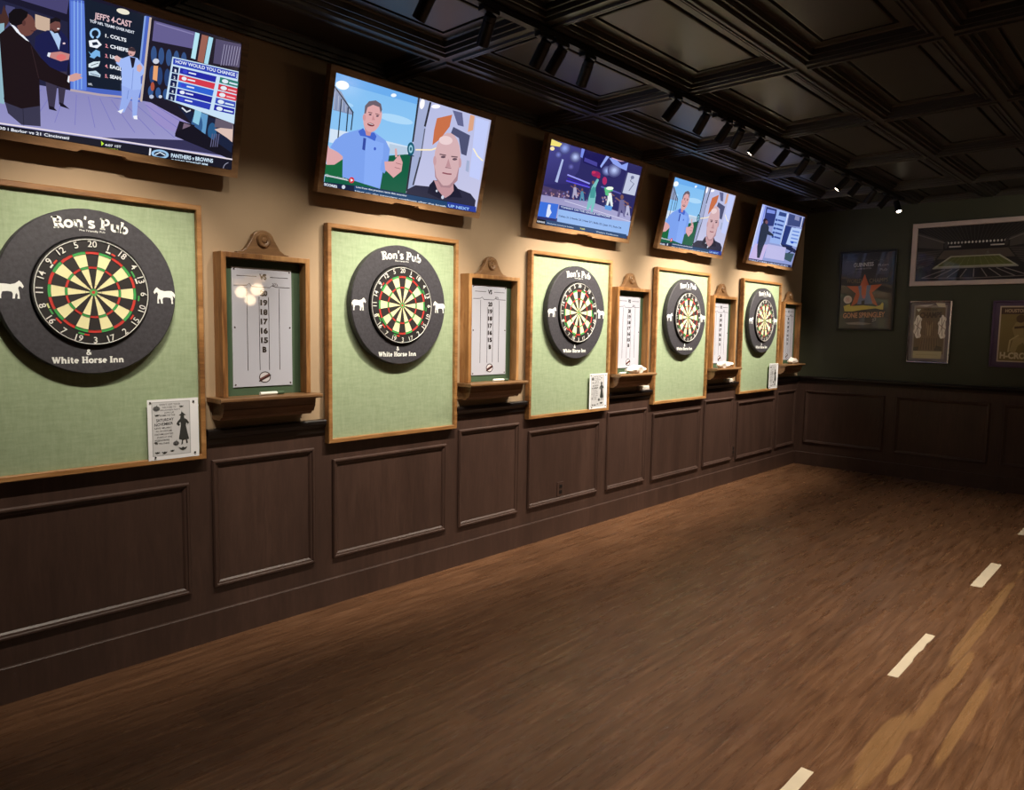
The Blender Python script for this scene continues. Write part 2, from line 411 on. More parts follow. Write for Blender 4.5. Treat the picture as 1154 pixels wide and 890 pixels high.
for (a, b, c, d) in [(.62, 1.51, .27, .83), (1.625, 2.205, .27, .925), (2.325, 3.19, .267, .845), (3.30, 3.895, .26, .925), (4.0, 4.87, .265, .85), (4.985, 5.577, .257, .92), (5.685, 6.553, .24, .856), (6.63, 7.252, .245, .918), (7.358, 8.29, .236, .855), (8.36, 8.90, .245, .915)]:
    struct(MB().ring(a, b, c, d, PM).build('trim_%d' % tn, M_wains)); tn += 1
# wainscot on the far wall
struct(MB().box(XF-.012, XF, YB, -.012, 0, 1.035).build('trim_%d' % tn, M_wains)); tn += 1
def far_obj(m, name, mat):
    o = m.build(name, mat); o.location = (XF, 0, 0); o.rotation_euler = (0, 0, R(-90)); return struct(o)
far_obj(MB().prism(RAILP, .05, -YB), 'trim_%d' % tn, M_black_gloss); tn += 1
far_obj(MB().prism([(-.012, 0), (-.03, 0), (-.03, .151), (-.027, .155), (-.012, .155)], .03, -YB), 'baseboard_far', M_wains)
for a in [.12+1.02*k for k in range(6)]:
    far_obj(MB().ring(a, a+.9, .27, .91, PM), 'trim_%d' % tn, M_wains); tn += 1

# ------------------------------------------------------------------ dartboard bays
def make_backboard(x0, x1):
    W = x1-x0; H = 1.22
    t = empty('backboard', (x0, 0, .943))
    MB().box(.02, W-.02, -.03, -.0125, .02, H-.02).build('felt_panel', M_felt, t)
    P = [(0, .0125), (0, .051), (.003, .054), (.022, .054), (.025, .051), (.025, .031), (.021, .031), (.021, .0125)]
    MB().ring(0, W, 0, H, P).build('frame', M_oakx, t)
    return t
def dart_face(t):
    A = Art((-1, 1, -1, 1), lambda x, y: ((x+1)/2, (y+1)/2), y=-.0405, step=.00008)
    R0 = .229
    def wedge(r0, r1, a0, a1, col, n=4):
        pts = [(r0*math.sin(R(a0+(a1-a0)*k/n)), r0*math.cos(R(a0+(a1-a0)*k/n))) for k in range(n+1)]
        pts += [(r1*math.sin(R(a1-(a1-a0)*k/n)), r1*math.cos(R(a1-(a1-a0)*k/n))) for k in range(n+1)]
        A.raw(pts, [tuple(range(len(pts)))], col)
    A.ell(0, 0, R0, R0, (34, 31, 32), n=64)
    A.n += 1
    blk, crm, red, grn = (40, 36, 36), (236, 230, 178), (196, 52, 44), (60, 160, 80)
    k = .1715/.17
    for s in range(20):
        a0 = s*18-9; a1 = a0+18; b = s % 2 == 0
        wedge(.016*k, .099*k, a0, a1, blk if b else crm); wedge(.099*k, .109*k, a0, a1, red if b else grn)
        wedge(.109*k, .160*k, a0, a1, blk if b else crm); wedge(.160*k, .172*k, a0, a1, red if b else grn)
    A.n += 1; A.ell(0, 0, .016, .016, (90, 170, 90)); A.ell(0, 0, .0065, .0065, (200, 50, 45))
    # small maker's marks between the numbers
    for a, c, w in ((20, (225, 225, 215), .034), (27, (205, 60, 48), .03), (-50, (205, 60, 48), .034), (-57, (225, 225, 215), .03), (62, (70, 165, 85), .05), (72, (225, 225, 215), .04),
                    (-110, (215, 222, 150), .035), (-118, (70, 165, 85), .04), (-132, (205, 60, 48), .05), (124, (205, 60, 48), .04), (196, (70, 165, 85), .05), (190, (205, 60, 48), .035), (96, (70, 165, 85), .04)):
        r = .184; A.line([(r*math.sin(R(a+da)), r*math.cos(R(a+da))) for da in (-w*90, 0, w*90)], .007, c)
    f = A.build('playing_face', M_artmat, t)
    # number wires
    m = MB()
    m.lathe([(.222, -.047), (.224, -.045), (.222, -.043), (.220, -.045)], 64, closed=True)
    seq = [20, 1, 18, 4, 13, 6, 10, 15, 2, 17, 3, 19, 7, 16, 8, 11, 14, 9, 12, 5]
    for i, n in enumerate(seq):
        vs, fs, a, b = text_tris(str(n), .012); th = R(i*18); sg = 1 if math.cos(th) > -.05 else -1
        h = .030; rr = .204
        pts = []
        for x, y in vs:
            u = (x-(a+b)/2)*h*1.25*sg; v = (y-.35)*h*1.25*sg
            pts.append((math.sin(th)*(rr+v)+math.cos(th)*u, -.0455, math.cos(th)*(rr+v)-math.sin(th)*u))
        m.add(pts, fs)
    m.build('number_ring', M_wire, t)
    # spider wires
    w = MB()
    for r in (.016, .0315, .100, .110, .1615, .1735): w.lathe([(r-.0005, -.0425), (r, -.0432), (r+.0005, -.0425), (r, -.0408)], 48, closed=True)
    for s in range(20):
        a = R(s*18-9); w.tube([(.016*math.sin(a), -.0418, .016*math.cos(a)), (.1735*math.sin(a), -.0418, .1735*math.cos(a))], .0005, 4)
    w.build('spider_wire', M_silver, t)
def make_dartboard(x, z):
    t = empty('dartboard', (x, -.0305, z))
    MB().lathe([(0, -.0), (.226, 0), (.231, -.004), (.231, -.052+.014), (.229, -.04), (0, -.04)], 64).build('body', M_black, t)
    g = empty('x', (0, 0, 0)); bpy.data.objects.remove(g)
    dart_face(t)
    t.location.y = -.0515
    return t
HORSE = [(-.045, .012), (-.038, .026), (-.030, .034), (-.026, .030), (-.016, .022), (0, .018), (.018, .020), (.032, .020), (.040, .014), (.047, .004), (.045, -.012), (.040, -.004), (.036, .0), (.038, -.014), (.036, -.022), (.038, -.036), (.030, -.036),
         (.030, -.022), (.026, -.010), (.010, -.008), (-.004, -.010), (-.008, -.018), (-.006, -.036), (-.014, -.036), (-.016, -.020), (-.020, -.014), (-.024, -.022), (-.022, -.036), (-.030, -.036), (-.029, -.012), (-.026, .004), (-.030, .012), (-.036, .010), (-.040, .004)]
def make_surround(x, z):
    t = empty('dartboard_surround', (x, -.0305, z)); Ro = .352
    MB().lathe([(.2325, 0), (Ro-.004, 0), (Ro, -.005), (Ro, -.042), (Ro-.005, -.048), (.2365, -.048), (.2325, -.044)], 96, closed=True).build('ring', M_surround, t)
    def sheet(): return Art((-1, 1, -1, 1), lambda x, y: ((x+1)/2, (y+1)/2), y=-.0486, step=.00008)
    wh = (238, 240, 236)
    A = sheet(); slab(A, "Ron's Pub", .008, .272, .047, .292, wh, arch=.75); A.text('The Friendly Pub', (-.045, .256), (.058, .256), .008, wh, .01, down=False); A.build('pub_name', M_artmat, t)
    A = sheet(); slab(A, '&', -.022, -.268, .024, .022, wh); A.build('ampersand', M_artmat, t)
    A = sheet(); slab(A, 'White Horse Inn', -.022, -.303, .027, .282, wh); A.build('inn_name', M_artmat, t)
    for sg in (1, -1):
        A = sheet(); A.poly([(.300*sg+a*1.05*sg, b*1.05) for a, b in HORSE], wh); A.build('horse_emblem', M_artmat, t)
    return t

def make_flyer():
    t = empty('flyer', (0, 0, 0)); W, H = .236, .285
    A = Art((0, W, 0, H), lambda x, y: (x/W, y/H), y=0, step=.00006); A.edge = (235, 235, 240)
    A.poly([(0, 0), (W, 0), (W, H), (0, H)], (240, 240, 244))
    A.poly([(.018, .018), (.196, .018), (.196, .274), (.018, .274)], (176, 176, 180))
    A.poly([(.022, .022), (.192, .022), (.192, .270), (.022, .270)], (206, 206, 209))
    g = (58, 58, 60)
    A.text("DON'T GET YOUR", (.055, .256), (.15, .256), .008, g, .01, down=False)
    y = .243
    for x0, x1, tx in ((.066, .13, 'WELCOME TO'), (.055, .15, 'HALLOWEEN PARTY'), (.075, .12, 'JOIN US'), (.055, .125, 'COME TO THE')):
        A.text(tx, (x0, y), (x1, y), .007, g, .01, down=False); y -= .0125
    A.text('SATURDAY', (.038, .180), (.118, .184), .013, g, .02, down=False)
    A.text('NOVEMBER', (.030, .160), (.114, .164), .013, g, .02, down=False)
    y = .147
    for x0, x1, tx in ((.03, .108, 'LIVE MUSIC'), (.035, .11, 'ALL IN COSTUME'), (.028, .115, 'COSTUME CONTEST'), (.04, .108, 'STARTS AT NINE'), (.03, .095, 'PRIZES & DRINKS'), (.03, .095, 'SEE YOU THERE')):
        A.text(tx, (x0, y), (x1, y), .007, g, .01, down=False); y -= .0145
    w = (52, 54, 52)
    A.poly([(.158, .234), (.152, .212), (.142, .205), (.150, .202), (.148, .188), (.138, .178), (.130, .166), (.140, .152), (.147, .160), (.142, .168), (.150, .172), (.150, .155), (.140, .090), (.160, .084), (.188, .088), (.174, .155), (.176, .168), (.184, .162), (.178, .152), (.190, .166), (.180, .182), (.168, .190), (.166, .202), (.176, .204), (.164, .214), (.156, .222)], w)
    A.poly([(.154, .086), (.160, .086), (.158, .066), (.150, .062)], w); A.poly([(.172, .088), (.178, .088), (.182, .070), (.174, .066)], w)
    for cx, cy, s in ((.040, .242, 1), (.126, .072, .9)):
        A.ell(cx, cy, .016*s, .012*s, (96, 96, 98)); A.poly([(cx-.002, cy+.011*s), (cx+.003, cy+.011*s), (cx+.005, cy+.019*s)], w)
        A.poly([(cx-.008, cy+.002), (cx-.003, cy+.002), (cx-.005, cy+.006)], (30, 30, 30)); A.poly([(cx+.003, cy+.002), (cx+.008, cy+.002), (cx+.005, cy+.006)], (30, 30, 30)); A.line([(cx-.009, cy-.003), (cx, cy-.006), (cx+.009, cy-.003)], .003, (30, 30, 30))
    for cx, cy, s in ((.155, .248, .9), (.042, .212, 1), (.158, .046, 1.8), (.040, .036, 1), (.072, .034, 1.1), (.108, .040, .9), (.034, .085, .7)):
        A.poly([(cx-.012*s, cy+.004*s), (cx-.004*s, cy+.001*s), (cx, cy+.004*s), (cx+.004*s, cy+.001*s), (cx+.012*s, cy+.004*s), (cx+.007*s, cy-.003*s), (cx, cy-.005*s), (cx-.007*s, cy-.003*s)], w)
    A.build('sheet', M_artmat, t, thick=.0008)
    for px, pz in ((.012, .272), (.212, .268), (.03, .014), (.215, .02)): MB().lathe([(0, -.006), (.004, -.005), (.004, -.0015), (0, -.0015)], 12, c=(px, 0, pz)).build('pushpin', M_black, t)
    return t

BOARD_L = ['sage green felt backboard in oak frame, nearest the camera, cut by the left picture edge',
           'green felt backboard in oak frame, no flyer, between the two nearest scoreboards',
           'green felt backboard in oak frame, middle one of five, small flyer at lower right',
           'green felt backboard in oak frame, no flyer, fourth from the camera',
           'sage green felt backboard in oak frame with a narrow-looking flyer, farthest from the camera']
WHICH = ['on the backboard nearest the camera', 'on the second backboard from the camera', 'on the middle backboard of the five', 'on the fourth backboard from the camera', 'on the backboard farthest from the camera']
for i, (a, b) in enumerate(boards_x):
    tag(make_backboard(a, b), BOARD_L[i], 'backboard', 'green felt backboards along the panelled wall')
bull_x = [1.092, 2.766, 4.47, 6.118, 7.765]
d0 = make_dartboard(bull_x[0], 1.73); s0 = make_surround(bull_x[0], 1.73)
for i in range(5):
    d = d0 if i == 0 else copy_tree(d0); s = s0 if i == 0 else copy_tree(s0)
    d.location.x = s.location.x = bull_x[i]
    tag(d, 'round black and cream dartboard ' + WHICH[i], 'dartboard', 'dartboards along the wall')
    tag(s, 'charcoal ring with white lettering around the dartboard ' + WHICH[i], 'dartboard surround', 'dartboard surrounds along the wall')
fl0 = make_flyer(); first = True
for i, (x, z, lab) in enumerate([(1.312, .963, 'black and white flyer with a witch pinned low on the nearest backboard'), (4.682, .967, 'white flyer with a witch pinned low on the middle backboard'), (8.028, .967, 'white flyer with a witch pinned low on the farthest backboard')]):
    f = fl0 if i == 0 else copy_tree(fl0)
    f.location = (x, -.0550, z); tag(f, lab, 'flyer', 'pinned flyers on the backboards')

# ------------------------------------------------------------------ scoreboards
def make_scoreboard(x0, W, lap):
    t = empty('dart_scoreboard', (x0, 0, 1.24)); H = .715
    fw = .026; fm = MB()
    fm.prism([(0, .0005), (fw, .0005), (fw, H-fw), (0, H)], -.088, -.001, 'y'); fm.prism([(W, .0005), (W, H), (W-fw, H-fw), (W-fw, .0005)], -.088, -.001, 'y')
    fm.prism([(0, H), (fw, H-fw), (W-fw, H-fw), (W, H)], -.088, -.001, 'y'); fm.build('frame', M_oakz, t, bevel=.0025)
    MB().box(fw+.0005, W-fw-.0005, -.028, -.001, .0005, H-fw-.0005).build('backing_panel', M_greenback, t)
    # crest with turned rosette
    cx = W/2; pts = []
    L = [(-.145, 0), (-.142, .010), (-.118, .014), (-.094, .030), (-.076, .056), (-.060, .082)]
    pts = [(cx+a, H+b) for a, b in L] + [(cx+.060*math.cos(R(a)), H+.075+.052*math.sin(R(a))) for a in range(165, 10, -15)] + [(cx-a, H+b) for a, b in L[::-1]]
    cr = MB().prism(pts, -.05, -.018, 'y').build('crest', M_walnut, t, bevel=.003)
    MB().lathe([(0, -.066), (.010, -.066), (.016, -.060), (.022, -.064), (.032, -.064), (.038, -.056), (.038, -.0505), (0, -.0505)], 32, c=(cx, 0, H+.075)).build('rosette', M_walnut, cr)
    # whiteboard
    w0, w1, z0, z1 = W*.5-.165, W*.5+.165, .045, .650
    A = Art((w0, w1, z0, z1), lambda x, y: (x/100, 1-y/183), y=-.0335, step=.00006); A.edge = (225, 225, 230)
    bk = (52, 46, 44)
    A.poly([(0, 0), (100, 0), (100, 183), (0, 183)], (186, 187, 200))
    A.text('VS', (45, 17), (57, 17), 8, bk, .05)
    A.line([(8, 13), (40, 13)], .9, bk); A.line([(63, 13), (94, 13)], .9, bk)
    A.line([(3, 28), (24, 27), (28, 24), (33, 29), (62, 29), (66, 26), (74, 28), (97, 28)], 1.0, bk); A.text('20\'s', (66, 26), (76, 26), 4, bk, .01)
    for x in (24, 44, 60, 78): A.line([(x, 30 if x in (24, 78) else 44), (x, 158)], 1.0, bk)
    for k, n in enumerate(['20', '19', '18', '17', '16', '15', 'B']):
        y = 42+k*14.6; wd = 6 if n != 'B' else 3.5; A.text(n, (52-wd, y), (52+wd, y), 8, bk, .055)
    A.ell(52, 169, 10, 9, (60, 50, 50)); A.ell(52, 169, 8.4, 7.4, (205, 200, 205)); A.poly([(43, 171), (60, 163), (61, 168), (44, 176)], (96, 54, 52)); A.line([(42, 175), (62, 166)], 1.6, (50, 44, 44))
    wb = A.build('whiteboard', M_whiteboard, t, thick=.005)
    for px in (w0+.012, w1-.012):
        for pz in (z0+.012, (z0+z1)/2, z1-.012): MB().lathe([(0, -.037), (.004, -.036), (.005, -.0342), (0, -.0342)], 10, c=(px, 0, pz)).build('screw', M_silver, wb)
    # shelf with apron
    MB().prism([(-.001, -.022), (-.15, -.022), (-.158, -.014), (-.158, -.004), (-.152, 0), (-.001, 0)], -lap, W+.03).build('shelf', M_walnut, t)
    ap = MB(); ap.prism([(-.001, -.0225), (-.132, -.0225), (-.124, -.055), (-.126, -.060), (-.108, -.094), (-.092, -.098), (-.080, -.112), (-.001, -.112)], -lap*.4, W+.004)
    ap.build('apron', M_walnut, t)
    return t
SBX = [(1.66, .487), (3.318, .487), (4.99, .487), (6.618, .487), (8.286, .487)]
SB_L = ['oak framed whiteboard dart scoreboard nearest the camera, white pen on its shelf', 'oak framed whiteboard dart scoreboard second from the camera, between the second and middle backboards',
        'oak framed whiteboard dart scoreboard right of the middle backboard, crumpled cloth on its shelf', 'oak framed whiteboard dart scoreboard fourth from the camera, left of the farthest backboard',
        'oak framed whiteboard dart scoreboard in the far corner, partly dark']
for i, (x, w) in enumerate(SBX):
    s = make_scoreboard(x, w, (.045, .04, .03, .015, .015)[i])
    tag(s, SB_L[i], 'scoreboard', 'dart scoreboards between the backboards')

def make_pen():
    t = empty('whiteboard_marker', (0, 0, 0))
    MB().lathe([(0, 0), (.0085, 0), (.009, .002), (.009, .095), (.006, .1), (0, .1)], 16, 'x').build('barrel', M_plastic_w, t)
    MB().lathe([(0, .1005), (.0092, .1005), (.0092, .135), (.007, .14), (0, .14)], 16, 'x').build('cap', M_greenback, t)
    return t
p0 = make_pen(); p0.location = (1.86, -.075, 1.2495); p0.rotation_euler = (0, 0, R(4)); tag(p0, 'white marker pen with dark cap on the shelf of the nearest scoreboard', 'marker pen', 'marker pens on the scoreboard shelves')
p1 = copy_tree(p0); p1.location = (3.56, -.08, 1.2495); p1.rotation_euler = (0, 0, R(-3)); tag(p1, 'white marker pen on the shelf of the second scoreboard', 'marker pen', 'marker pens on the scoreboard shelves')
p2 = copy_tree(p0); p2.location = (5.0, -.12, 1.2495); p2.rotation_euler = (0, 0, R(6)); tag(p2, 'white marker pen beside the crumpled cloth on the middle scoreboard shelf', 'marker pen', 'marker pens on the scoreboard shelves')

def cloth(name, L, W, H, loc, seed, label, cat, parent=None):
    rnd = random.Random(seed); ph = [rnd.uniform(0, 6.3) for _ in range(6)]
    n, k = 28, 14; v = []; f = []
    for i in range(n+1):
        for j in range(k):
            a = 2*math.pi*j/k; u = i/n; e = math.sin(math.pi*min(max(u, .02), .98))**.4
            r = 1+.16*math.sin(a*3+u*9+ph[0])+.08*math.sin(a*5-u*15+ph[1])
            y = math.cos(a)*W/2*e*r*(1+.25*math.sin(u*9+ph[2])); z = H/2+math.sin(a)*H/2*e*r*(1+.25*math.sin(u*8+ph[3]))
            v.append(((u-.5)*L, y, max(z, 0.0)))
    for i in range(n):
        for j in range(k): f.append((i*k+j, i*k+(j+1) % k, (i+1)*k+(j+1) % k, (i+1)*k+j))
    f += [tuple(range(k)), tuple(range(n*k, n*k+k))]
    o = MB().add(v, f, True).build(name, M_cloth, None, loc); return tag(o, label, cat, 'white wiping cloths by the scoreboards')
cloth('wiping_cloth', .30, .06, .065, (5.26, -.105, 1.2403), 3, 'long crumpled off-white cloth on the shelf of the middle scoreboard', 'cloth')
cloth('wiping_cloth', .33, .06, .065, (6.86, -.105, 1.2403), 5, 'crumpled white cloth on the shelf of the fourth scoreboard', 'cloth')
cloth('wiping_cloth', .26, .06, .065, (8.55, -.105, 1.2403), 8, 'crumpled white cloth on the shelf of the corner scoreboard', 'cloth')
def eraser(x, lab, s):
    t = empty('board_eraser', (x, -.026, 1.0813))
    MB().box(-.085*s, .085*s, -.02, .02, 0, .018).build('felt_pad', M_cloth, t, bevel=.004)
    MB().prism([(-.021, .0182), (.021, .0182), (.017, .036), (-.017, .036)], -.08*s, .08*s).build('grip', M_plastic_w, t, bevel=.004)
    return tag(t, lab, 'eraser', 'white erasers on the dado rail')
eraser(5.50, 'small white eraser on the dado rail right of the middle scoreboard', .9)
eraser(7.10, 'small white eraser on the dado rail right of the fourth scoreboard', .9)

# wall outlets in the panelling
def outlet(x, z, lab):
    t = empty('wall_outlet', (x, -.0122, z))
    MB().box(-.038, .038, -.006, 0, -.058, .058).build('cover_plate', M_wains, t, bevel=.002)
    for s in (-1, 1): MB().prism([(-.017, -.014), (.017, -.014), (.017, .014), (-.017, .014)], -.0085, -.0061, 'y').build('socket', M_black, t, (0, 0, s*.022), bevel=.003)
    return tag(t, lab, 'outlet', 'dark outlets in the panelling')
outlet(4.39, .36, 'dark brown wall outlet in the wide panel under the middle backboard')
outlet(7.305, .34, 'dark wall outlet between panels left of the farthest backboard')

# ------------------------------------------------------------------ televisions
TILT = math.atan2(.142, .62); TH = .636; B = .033
def tv_art(kind, W):
    rect = (B, W-B, B+.002, TH-B)
    if kind == 'studio':
        q = [(-290, -225), (1078, 190), (1040, 765), (-283, 520)]
        A = Art(rect, quad_map(q), y=-.0035)
        A.poly([(-300, -230), (1080, 190), (1045, 770), (-290, 530)], (26, 24, 44))
        A.poly([(-300, -230), (300, -10), (290, 60), (-300, -120)], (70, 66, 110)); A.poly([(-300, -100), (295, 95), (295, 400), (-300, 330)], (34, 34, 60))
        A.poly([(150, 60), (215, 80), (215, 140), (150, 125)], (196, 170, 150)); A.poly([(20, 20), (60, 30), (55, 330), (10, 320)], (70, 70, 110))
        A.poly([(-300, 300), (165, 375), (310, 400), (640, 450), (790, 478), (1045, 700), (1045, 760), (-300, 500)], (128, 126, 178), (160, 158, 206))
        A.poly([(640, 455), (790, 480), (850, 560), (830, 610), (700, 560)], (150, 140, 196))
        for k in range(12): A.line([(180+k*52, 395+k*8), (60+k*90, 520+k*12)], 3, (120, 118, 186))
        A.poly([(450, 612), (830, 628), (1000, 700), (740, 660)], (52, 50, 84))
        # blue side columns and the list board
        A.poly([(300, -15), (665, 72), (625, 455), (308, 402)], (74, 100, 190)); A.poly([(306, 0), (372, 15), (380, 400), (312, 398)], (94, 126, 214))
        for x in (322, 338, 354): A.line([(x, 0), (x+4, 395)], 3, (150, 190, 240))
        A.poly([(366, -10), (640, 66), (602, 412), (382, 386)], (22, 30, 46)); A.line([(664, 74), (626, 452)], 10, (196, 178, 168)); A.line([(640, 68), (604, 440)], 8, (130, 160, 220))
        A.line([(308, 398), (440, 420), (620, 440)], 10, (176, 160, 170)); A.ell(540, 48, 30, 12, (230, 225, 205), 15)
        A.text("JEFF'S 4-CAST", (412, 78), (578, 118), 26, (226, 190, 196), .02, upv=(.05, -1)); A.text('TOP NFL TEAMS OVER NEXT', (392, 95), (592, 148), 12, (226, 232, 245), .02)
        for k, (n, tx, x1) in enumerate((('1.', 'COLTS', 556), ('2.', 'CHIEFS', 565), ('3.', 'LIONS', 545), ('4.', 'EAGLES', 560), ('5.', 'SEAHAWKS', 590))):
            y = 162+k*45; A.text(n, (462, y), (476, y+4), 15, (238, 150, 160) if k else (240, 240, 245), .02)
            A.text(tx, (484, y+3), (x1, y+22), 15, (238, 242, 250), .03)
        # team emblems
        A.line([(p[0], p[1]) for p in arc(416, 146, 20, -250, 70, 14, 20)], 9, (150, 196, 240))
        A.poly([(388, 178), (425, 172), (446, 196), (425, 212), (392, 204)], (235, 240, 250)); A.poly([(402, 186), (424, 183), (432, 196), (406, 200)], (30, 40, 60))
        A.poly([(386, 224), (398, 236), (420, 218), (438, 226), (440, 252), (426, 246), (412, 258), (392, 250), (398, 244)], (120, 176, 226))
        A.poly([(388, 282), (410, 272), (440, 270), (432, 292), (404, 300), (388, 296)], (214, 228, 236)); A.line([(398, 290), (432, 278)], 3, (40, 60, 70))
        A.poly([(388, 316), (420, 312), (442, 330), (440, 342), (410, 334), (390, 332)], (190, 210, 225)); A.line([(396, 324), (436, 336)], 3, (40, 60, 100)); A.text('NFL', (388, 376), (406, 378), 9, (220, 225, 235), .02)
        # right-hand set wall
        A.poly([(667, 82), (1076, 190), (1042, 700), (862, 560), (640, 440)], (30, 26, 40))
        A.poly([(680, 88), (868, 140), (862, 215), (672, 178)], (98, 92, 140)); A.line([(690, 100), (860, 150)], 5, (130, 124, 170))
        for k in range(5): A.ell(680+k*34, 240+k*7, 13, 38, (52, 80, 130)); A.ell(674+k*34, 330+k*7, 13, 40, (40, 64, 112)); A.ell(668+k*34, 405+k*7, 12, 24, (50, 84, 140))
        A.ell(690, 270, 14, 12, (200, 205, 220)); A.poly([(680, 290), (700, 292), (696, 360), (676, 352)], (226, 160, 110)); A.ell(676, 384, 9, 20, (170, 80, 60)); A.ell(672, 430, 10, 9, (180, 190, 215)); A.ell(712, 430, 8, 7, (200, 205, 220))
        A.poly([(866, 140), (886, 146), (868, 262), (848, 256)], (176, 222, 236)); A.poly([(896, 150), (926, 158), (905, 280), (878, 270)], (150, 96, 84)); A.poly([(928, 160), (948, 166), (926, 285), (908, 280)], (164, 214, 232))
        A.poly([(960, 170), (1076, 195), (1070, 300), (950, 280)], (78, 72, 104))
        for k in range(7): A.line([(1000+k*12, 195+k*2), (985+k*12, 290)], 3, (150, 146, 176))
        A.poly([(790, 470), (860, 500), (1046, 560), (1040, 720), (860, 560)], (26, 34, 60)); A.poly([(890, 500), (930, 514), (918, 612), (880, 590)], (96, 150, 196)); A.ell(880, 560, 26, 50, (52, 92, 140)); A.ell(950, 590, 20, 40, (40, 86, 130))
        A.poly([(870, 490), (900, 500), (888, 560), (860, 545)], (140, 196, 220)); A.poly([(960, 580), (1046, 560), (1044, 640), (1020, 620)], (214, 186, 176)); A.poly([(965, 530), (1046, 550), (1044, 580), (960, 570)], (98, 88, 104))
        A.poly([(800, 540), (870, 560), (860, 640), (780, 600)], (30, 26, 38)); A.poly([(820, 550), (850, 560), (842, 600), (812, 590)], (120, 100, 120)); A.poly([(860, 560), (1044, 690), (1042, 720), (780, 610), (784, 590)], (22, 20, 32)); A.line([(810, 480), (832, 500), (850, 492)], 6, (220, 224, 235))
        for k in range(4): A.line([(952+k*10, 600), (944+k*10, 660)], 4, (96, 96, 130))
        # ranking panel
        A.poly([(764, 250), (1066, 318), (1050, 556), (736, 440)], (196, 220, 240)); A.poly([(768, 256), (1064, 322), (1060, 352), (766, 284)], (46, 66, 176)); A.text('HOW WOULD YOU CHANGE J', (778, 278), (1060, 342), 15, (226, 236, 250), .02)
        rows = [(34, 40, 160), (206, 56, 74), (46, 96, 206), (30, 36, 150), (44, 60, 176)]
        for k, c in enumerate(rows):
            y = 292+k*31
            A.poly([(766-k*4, y), (794-k*4, y+7), (790-k*4, y+34), (761-k*4, y+27)], (24, 32, 76)); A.text(str(k+1), (774-k*4, y+27), (782-k*4, y+29), 13, (220, 228, 240), .03)
            A.poly([(800-k*4, y+8), (966-k*6, y+48), (960-k*6, y+75), (796-k*4, y+33)], c); A.ell(822-k*4, y+26, 12, 8, (226, 232, 245) if k in (1, 3) else (60, 70, 200), 14); A.line([(838-k*4, y+30), (872-k*4, y+38)], 6, (226, 232, 245))
            A.poly([(982-k*6, y+50), (1066-k*4, y+72), (1064-k*4, y+98), (978-k*6, y+76)], [(40, 120, 110), (200, 50, 66), (214, 52, 72), (60, 80, 180), (32, 40, 160)][k]); A.ell(1005-k*6, y+70, 15, 9, (220, 230, 240), 14)
            A.line([(1024-k*6, y+76), (1062-k*5, y+86)], 7, (230, 180, 190) if k in (1, 2) else (210, 226, 240))
        # presenter in navy suit
        A.poly([(190, 300), (290, 310), (284, 400), (276, 462), (256, 462), (250, 360), (236, 480), (212, 484), (200, 400)], (58, 52, 72)); A.poly([(210, 468), (232, 474), (248, 492), (214, 484)], (26, 22, 34)); A.poly([(256, 452), (276, 460), (304, 484), (262, 470)], (26, 22, 34))
        A.poly([(150, 160), (200, 132), (262, 134), (294, 170), (300, 262), (288, 316), (190, 312), (172, 240), (146, 210)], (28, 30, 74)); A.poly([(212, 134), (244, 136), (262, 170), (254, 220), (236, 180)], (170, 196, 232)); A.poly([(210, 232), (260, 226), (302, 238), (298, 262), (262, 270), (214, 252)], (190, 130, 126)); A.ell(264, 252, 22, 14, (214, 110, 110)); A.poly([(206, 230), (218, 232), (212, 252), (202, 246)], (222, 228, 240))
        A.ell(236, 112, 24, 30, (110, 70, 66)); A.poly([(212, 104), (214, 84), (238, 74), (260, 84), (260, 96), (236, 92)], (24, 20, 26)); A.poly([(218, 122), (236, 138), (258, 130), (256, 142), (232, 146)], (36, 26, 30)); A.ell(250, 125, 6, 3, (230, 225, 225)); A.ell(276, 190, 6, 4, (230, 200, 210))
        # presenter in dark jacket, left
        A.poly([(0, 60), (10, 20), (35, 90), (10, 130), (-40, 150), (-40, 70)], (70, 44, 40)); A.poly([(-60, 110), (12, 100), (14, 460), (-60, 440)], (140, 176, 190))
        A.poly([(10, 430), (172, 460), (175, 560), (90, 552), (30, 500)], (56, 54, 76)); A.line([(96, 480), (100, 555)], 3, (36, 34, 52))
        A.poly([(36, 110), (70, 130), (120, 180), (170, 250), (215, 295), (300, 335), (306, 395), (262, 385), (168, 350), (172, 468), (90, 480), (14, 450), (2, 300), (-10, 150)], (30, 20, 24)); A.line([(130, 200), (165, 345)], 3, (52, 36, 40))
        A.poly([(36, 100), (60, 116), (92, 150), (122, 182), (108, 176), (66, 140)], (232, 236, 245)); A.poly([(296, 334), (308, 338), (300, 366), (292, 360)], (232, 236, 245))
        A.poly([(302, 332), (330, 322), (356, 328), (348, 336), (360, 344), (340, 352), (318, 360), (300, 358)], (204, 156, 150))
        A.ell(108, 108, 40, 50, (108, 68, 62), -8); A.poly([(138, 100), (156, 128), (140, 138)], (108, 68, 62)); A.poly([(32, 92), (30, 60), (52, 38), (84, 36), (116, 52), (112, 72), (96, 88), (90, 104), (66, 112), (44, 108)], (20, 16, 20)); A.ell(98, 100, 8, 13, (86, 52, 50)); A.line([(128, 134), (144, 136)], 3, (70, 36, 38))
        # presenter in pale blue suit
        A.poly([(534, 370), (628, 372), (610, 440), (604, 522), (586, 524), (582, 430), (548, 500), (524, 498), (536, 430)], (148, 170, 232)); A.poly([(518, 494), (546, 484), (534, 506)], (236, 238, 246)); A.poly([(588, 516), (606, 514), (608, 532), (592, 530)], (236, 238, 246)); A.line([(566, 400), (560, 440)], 3, (116, 138, 206))
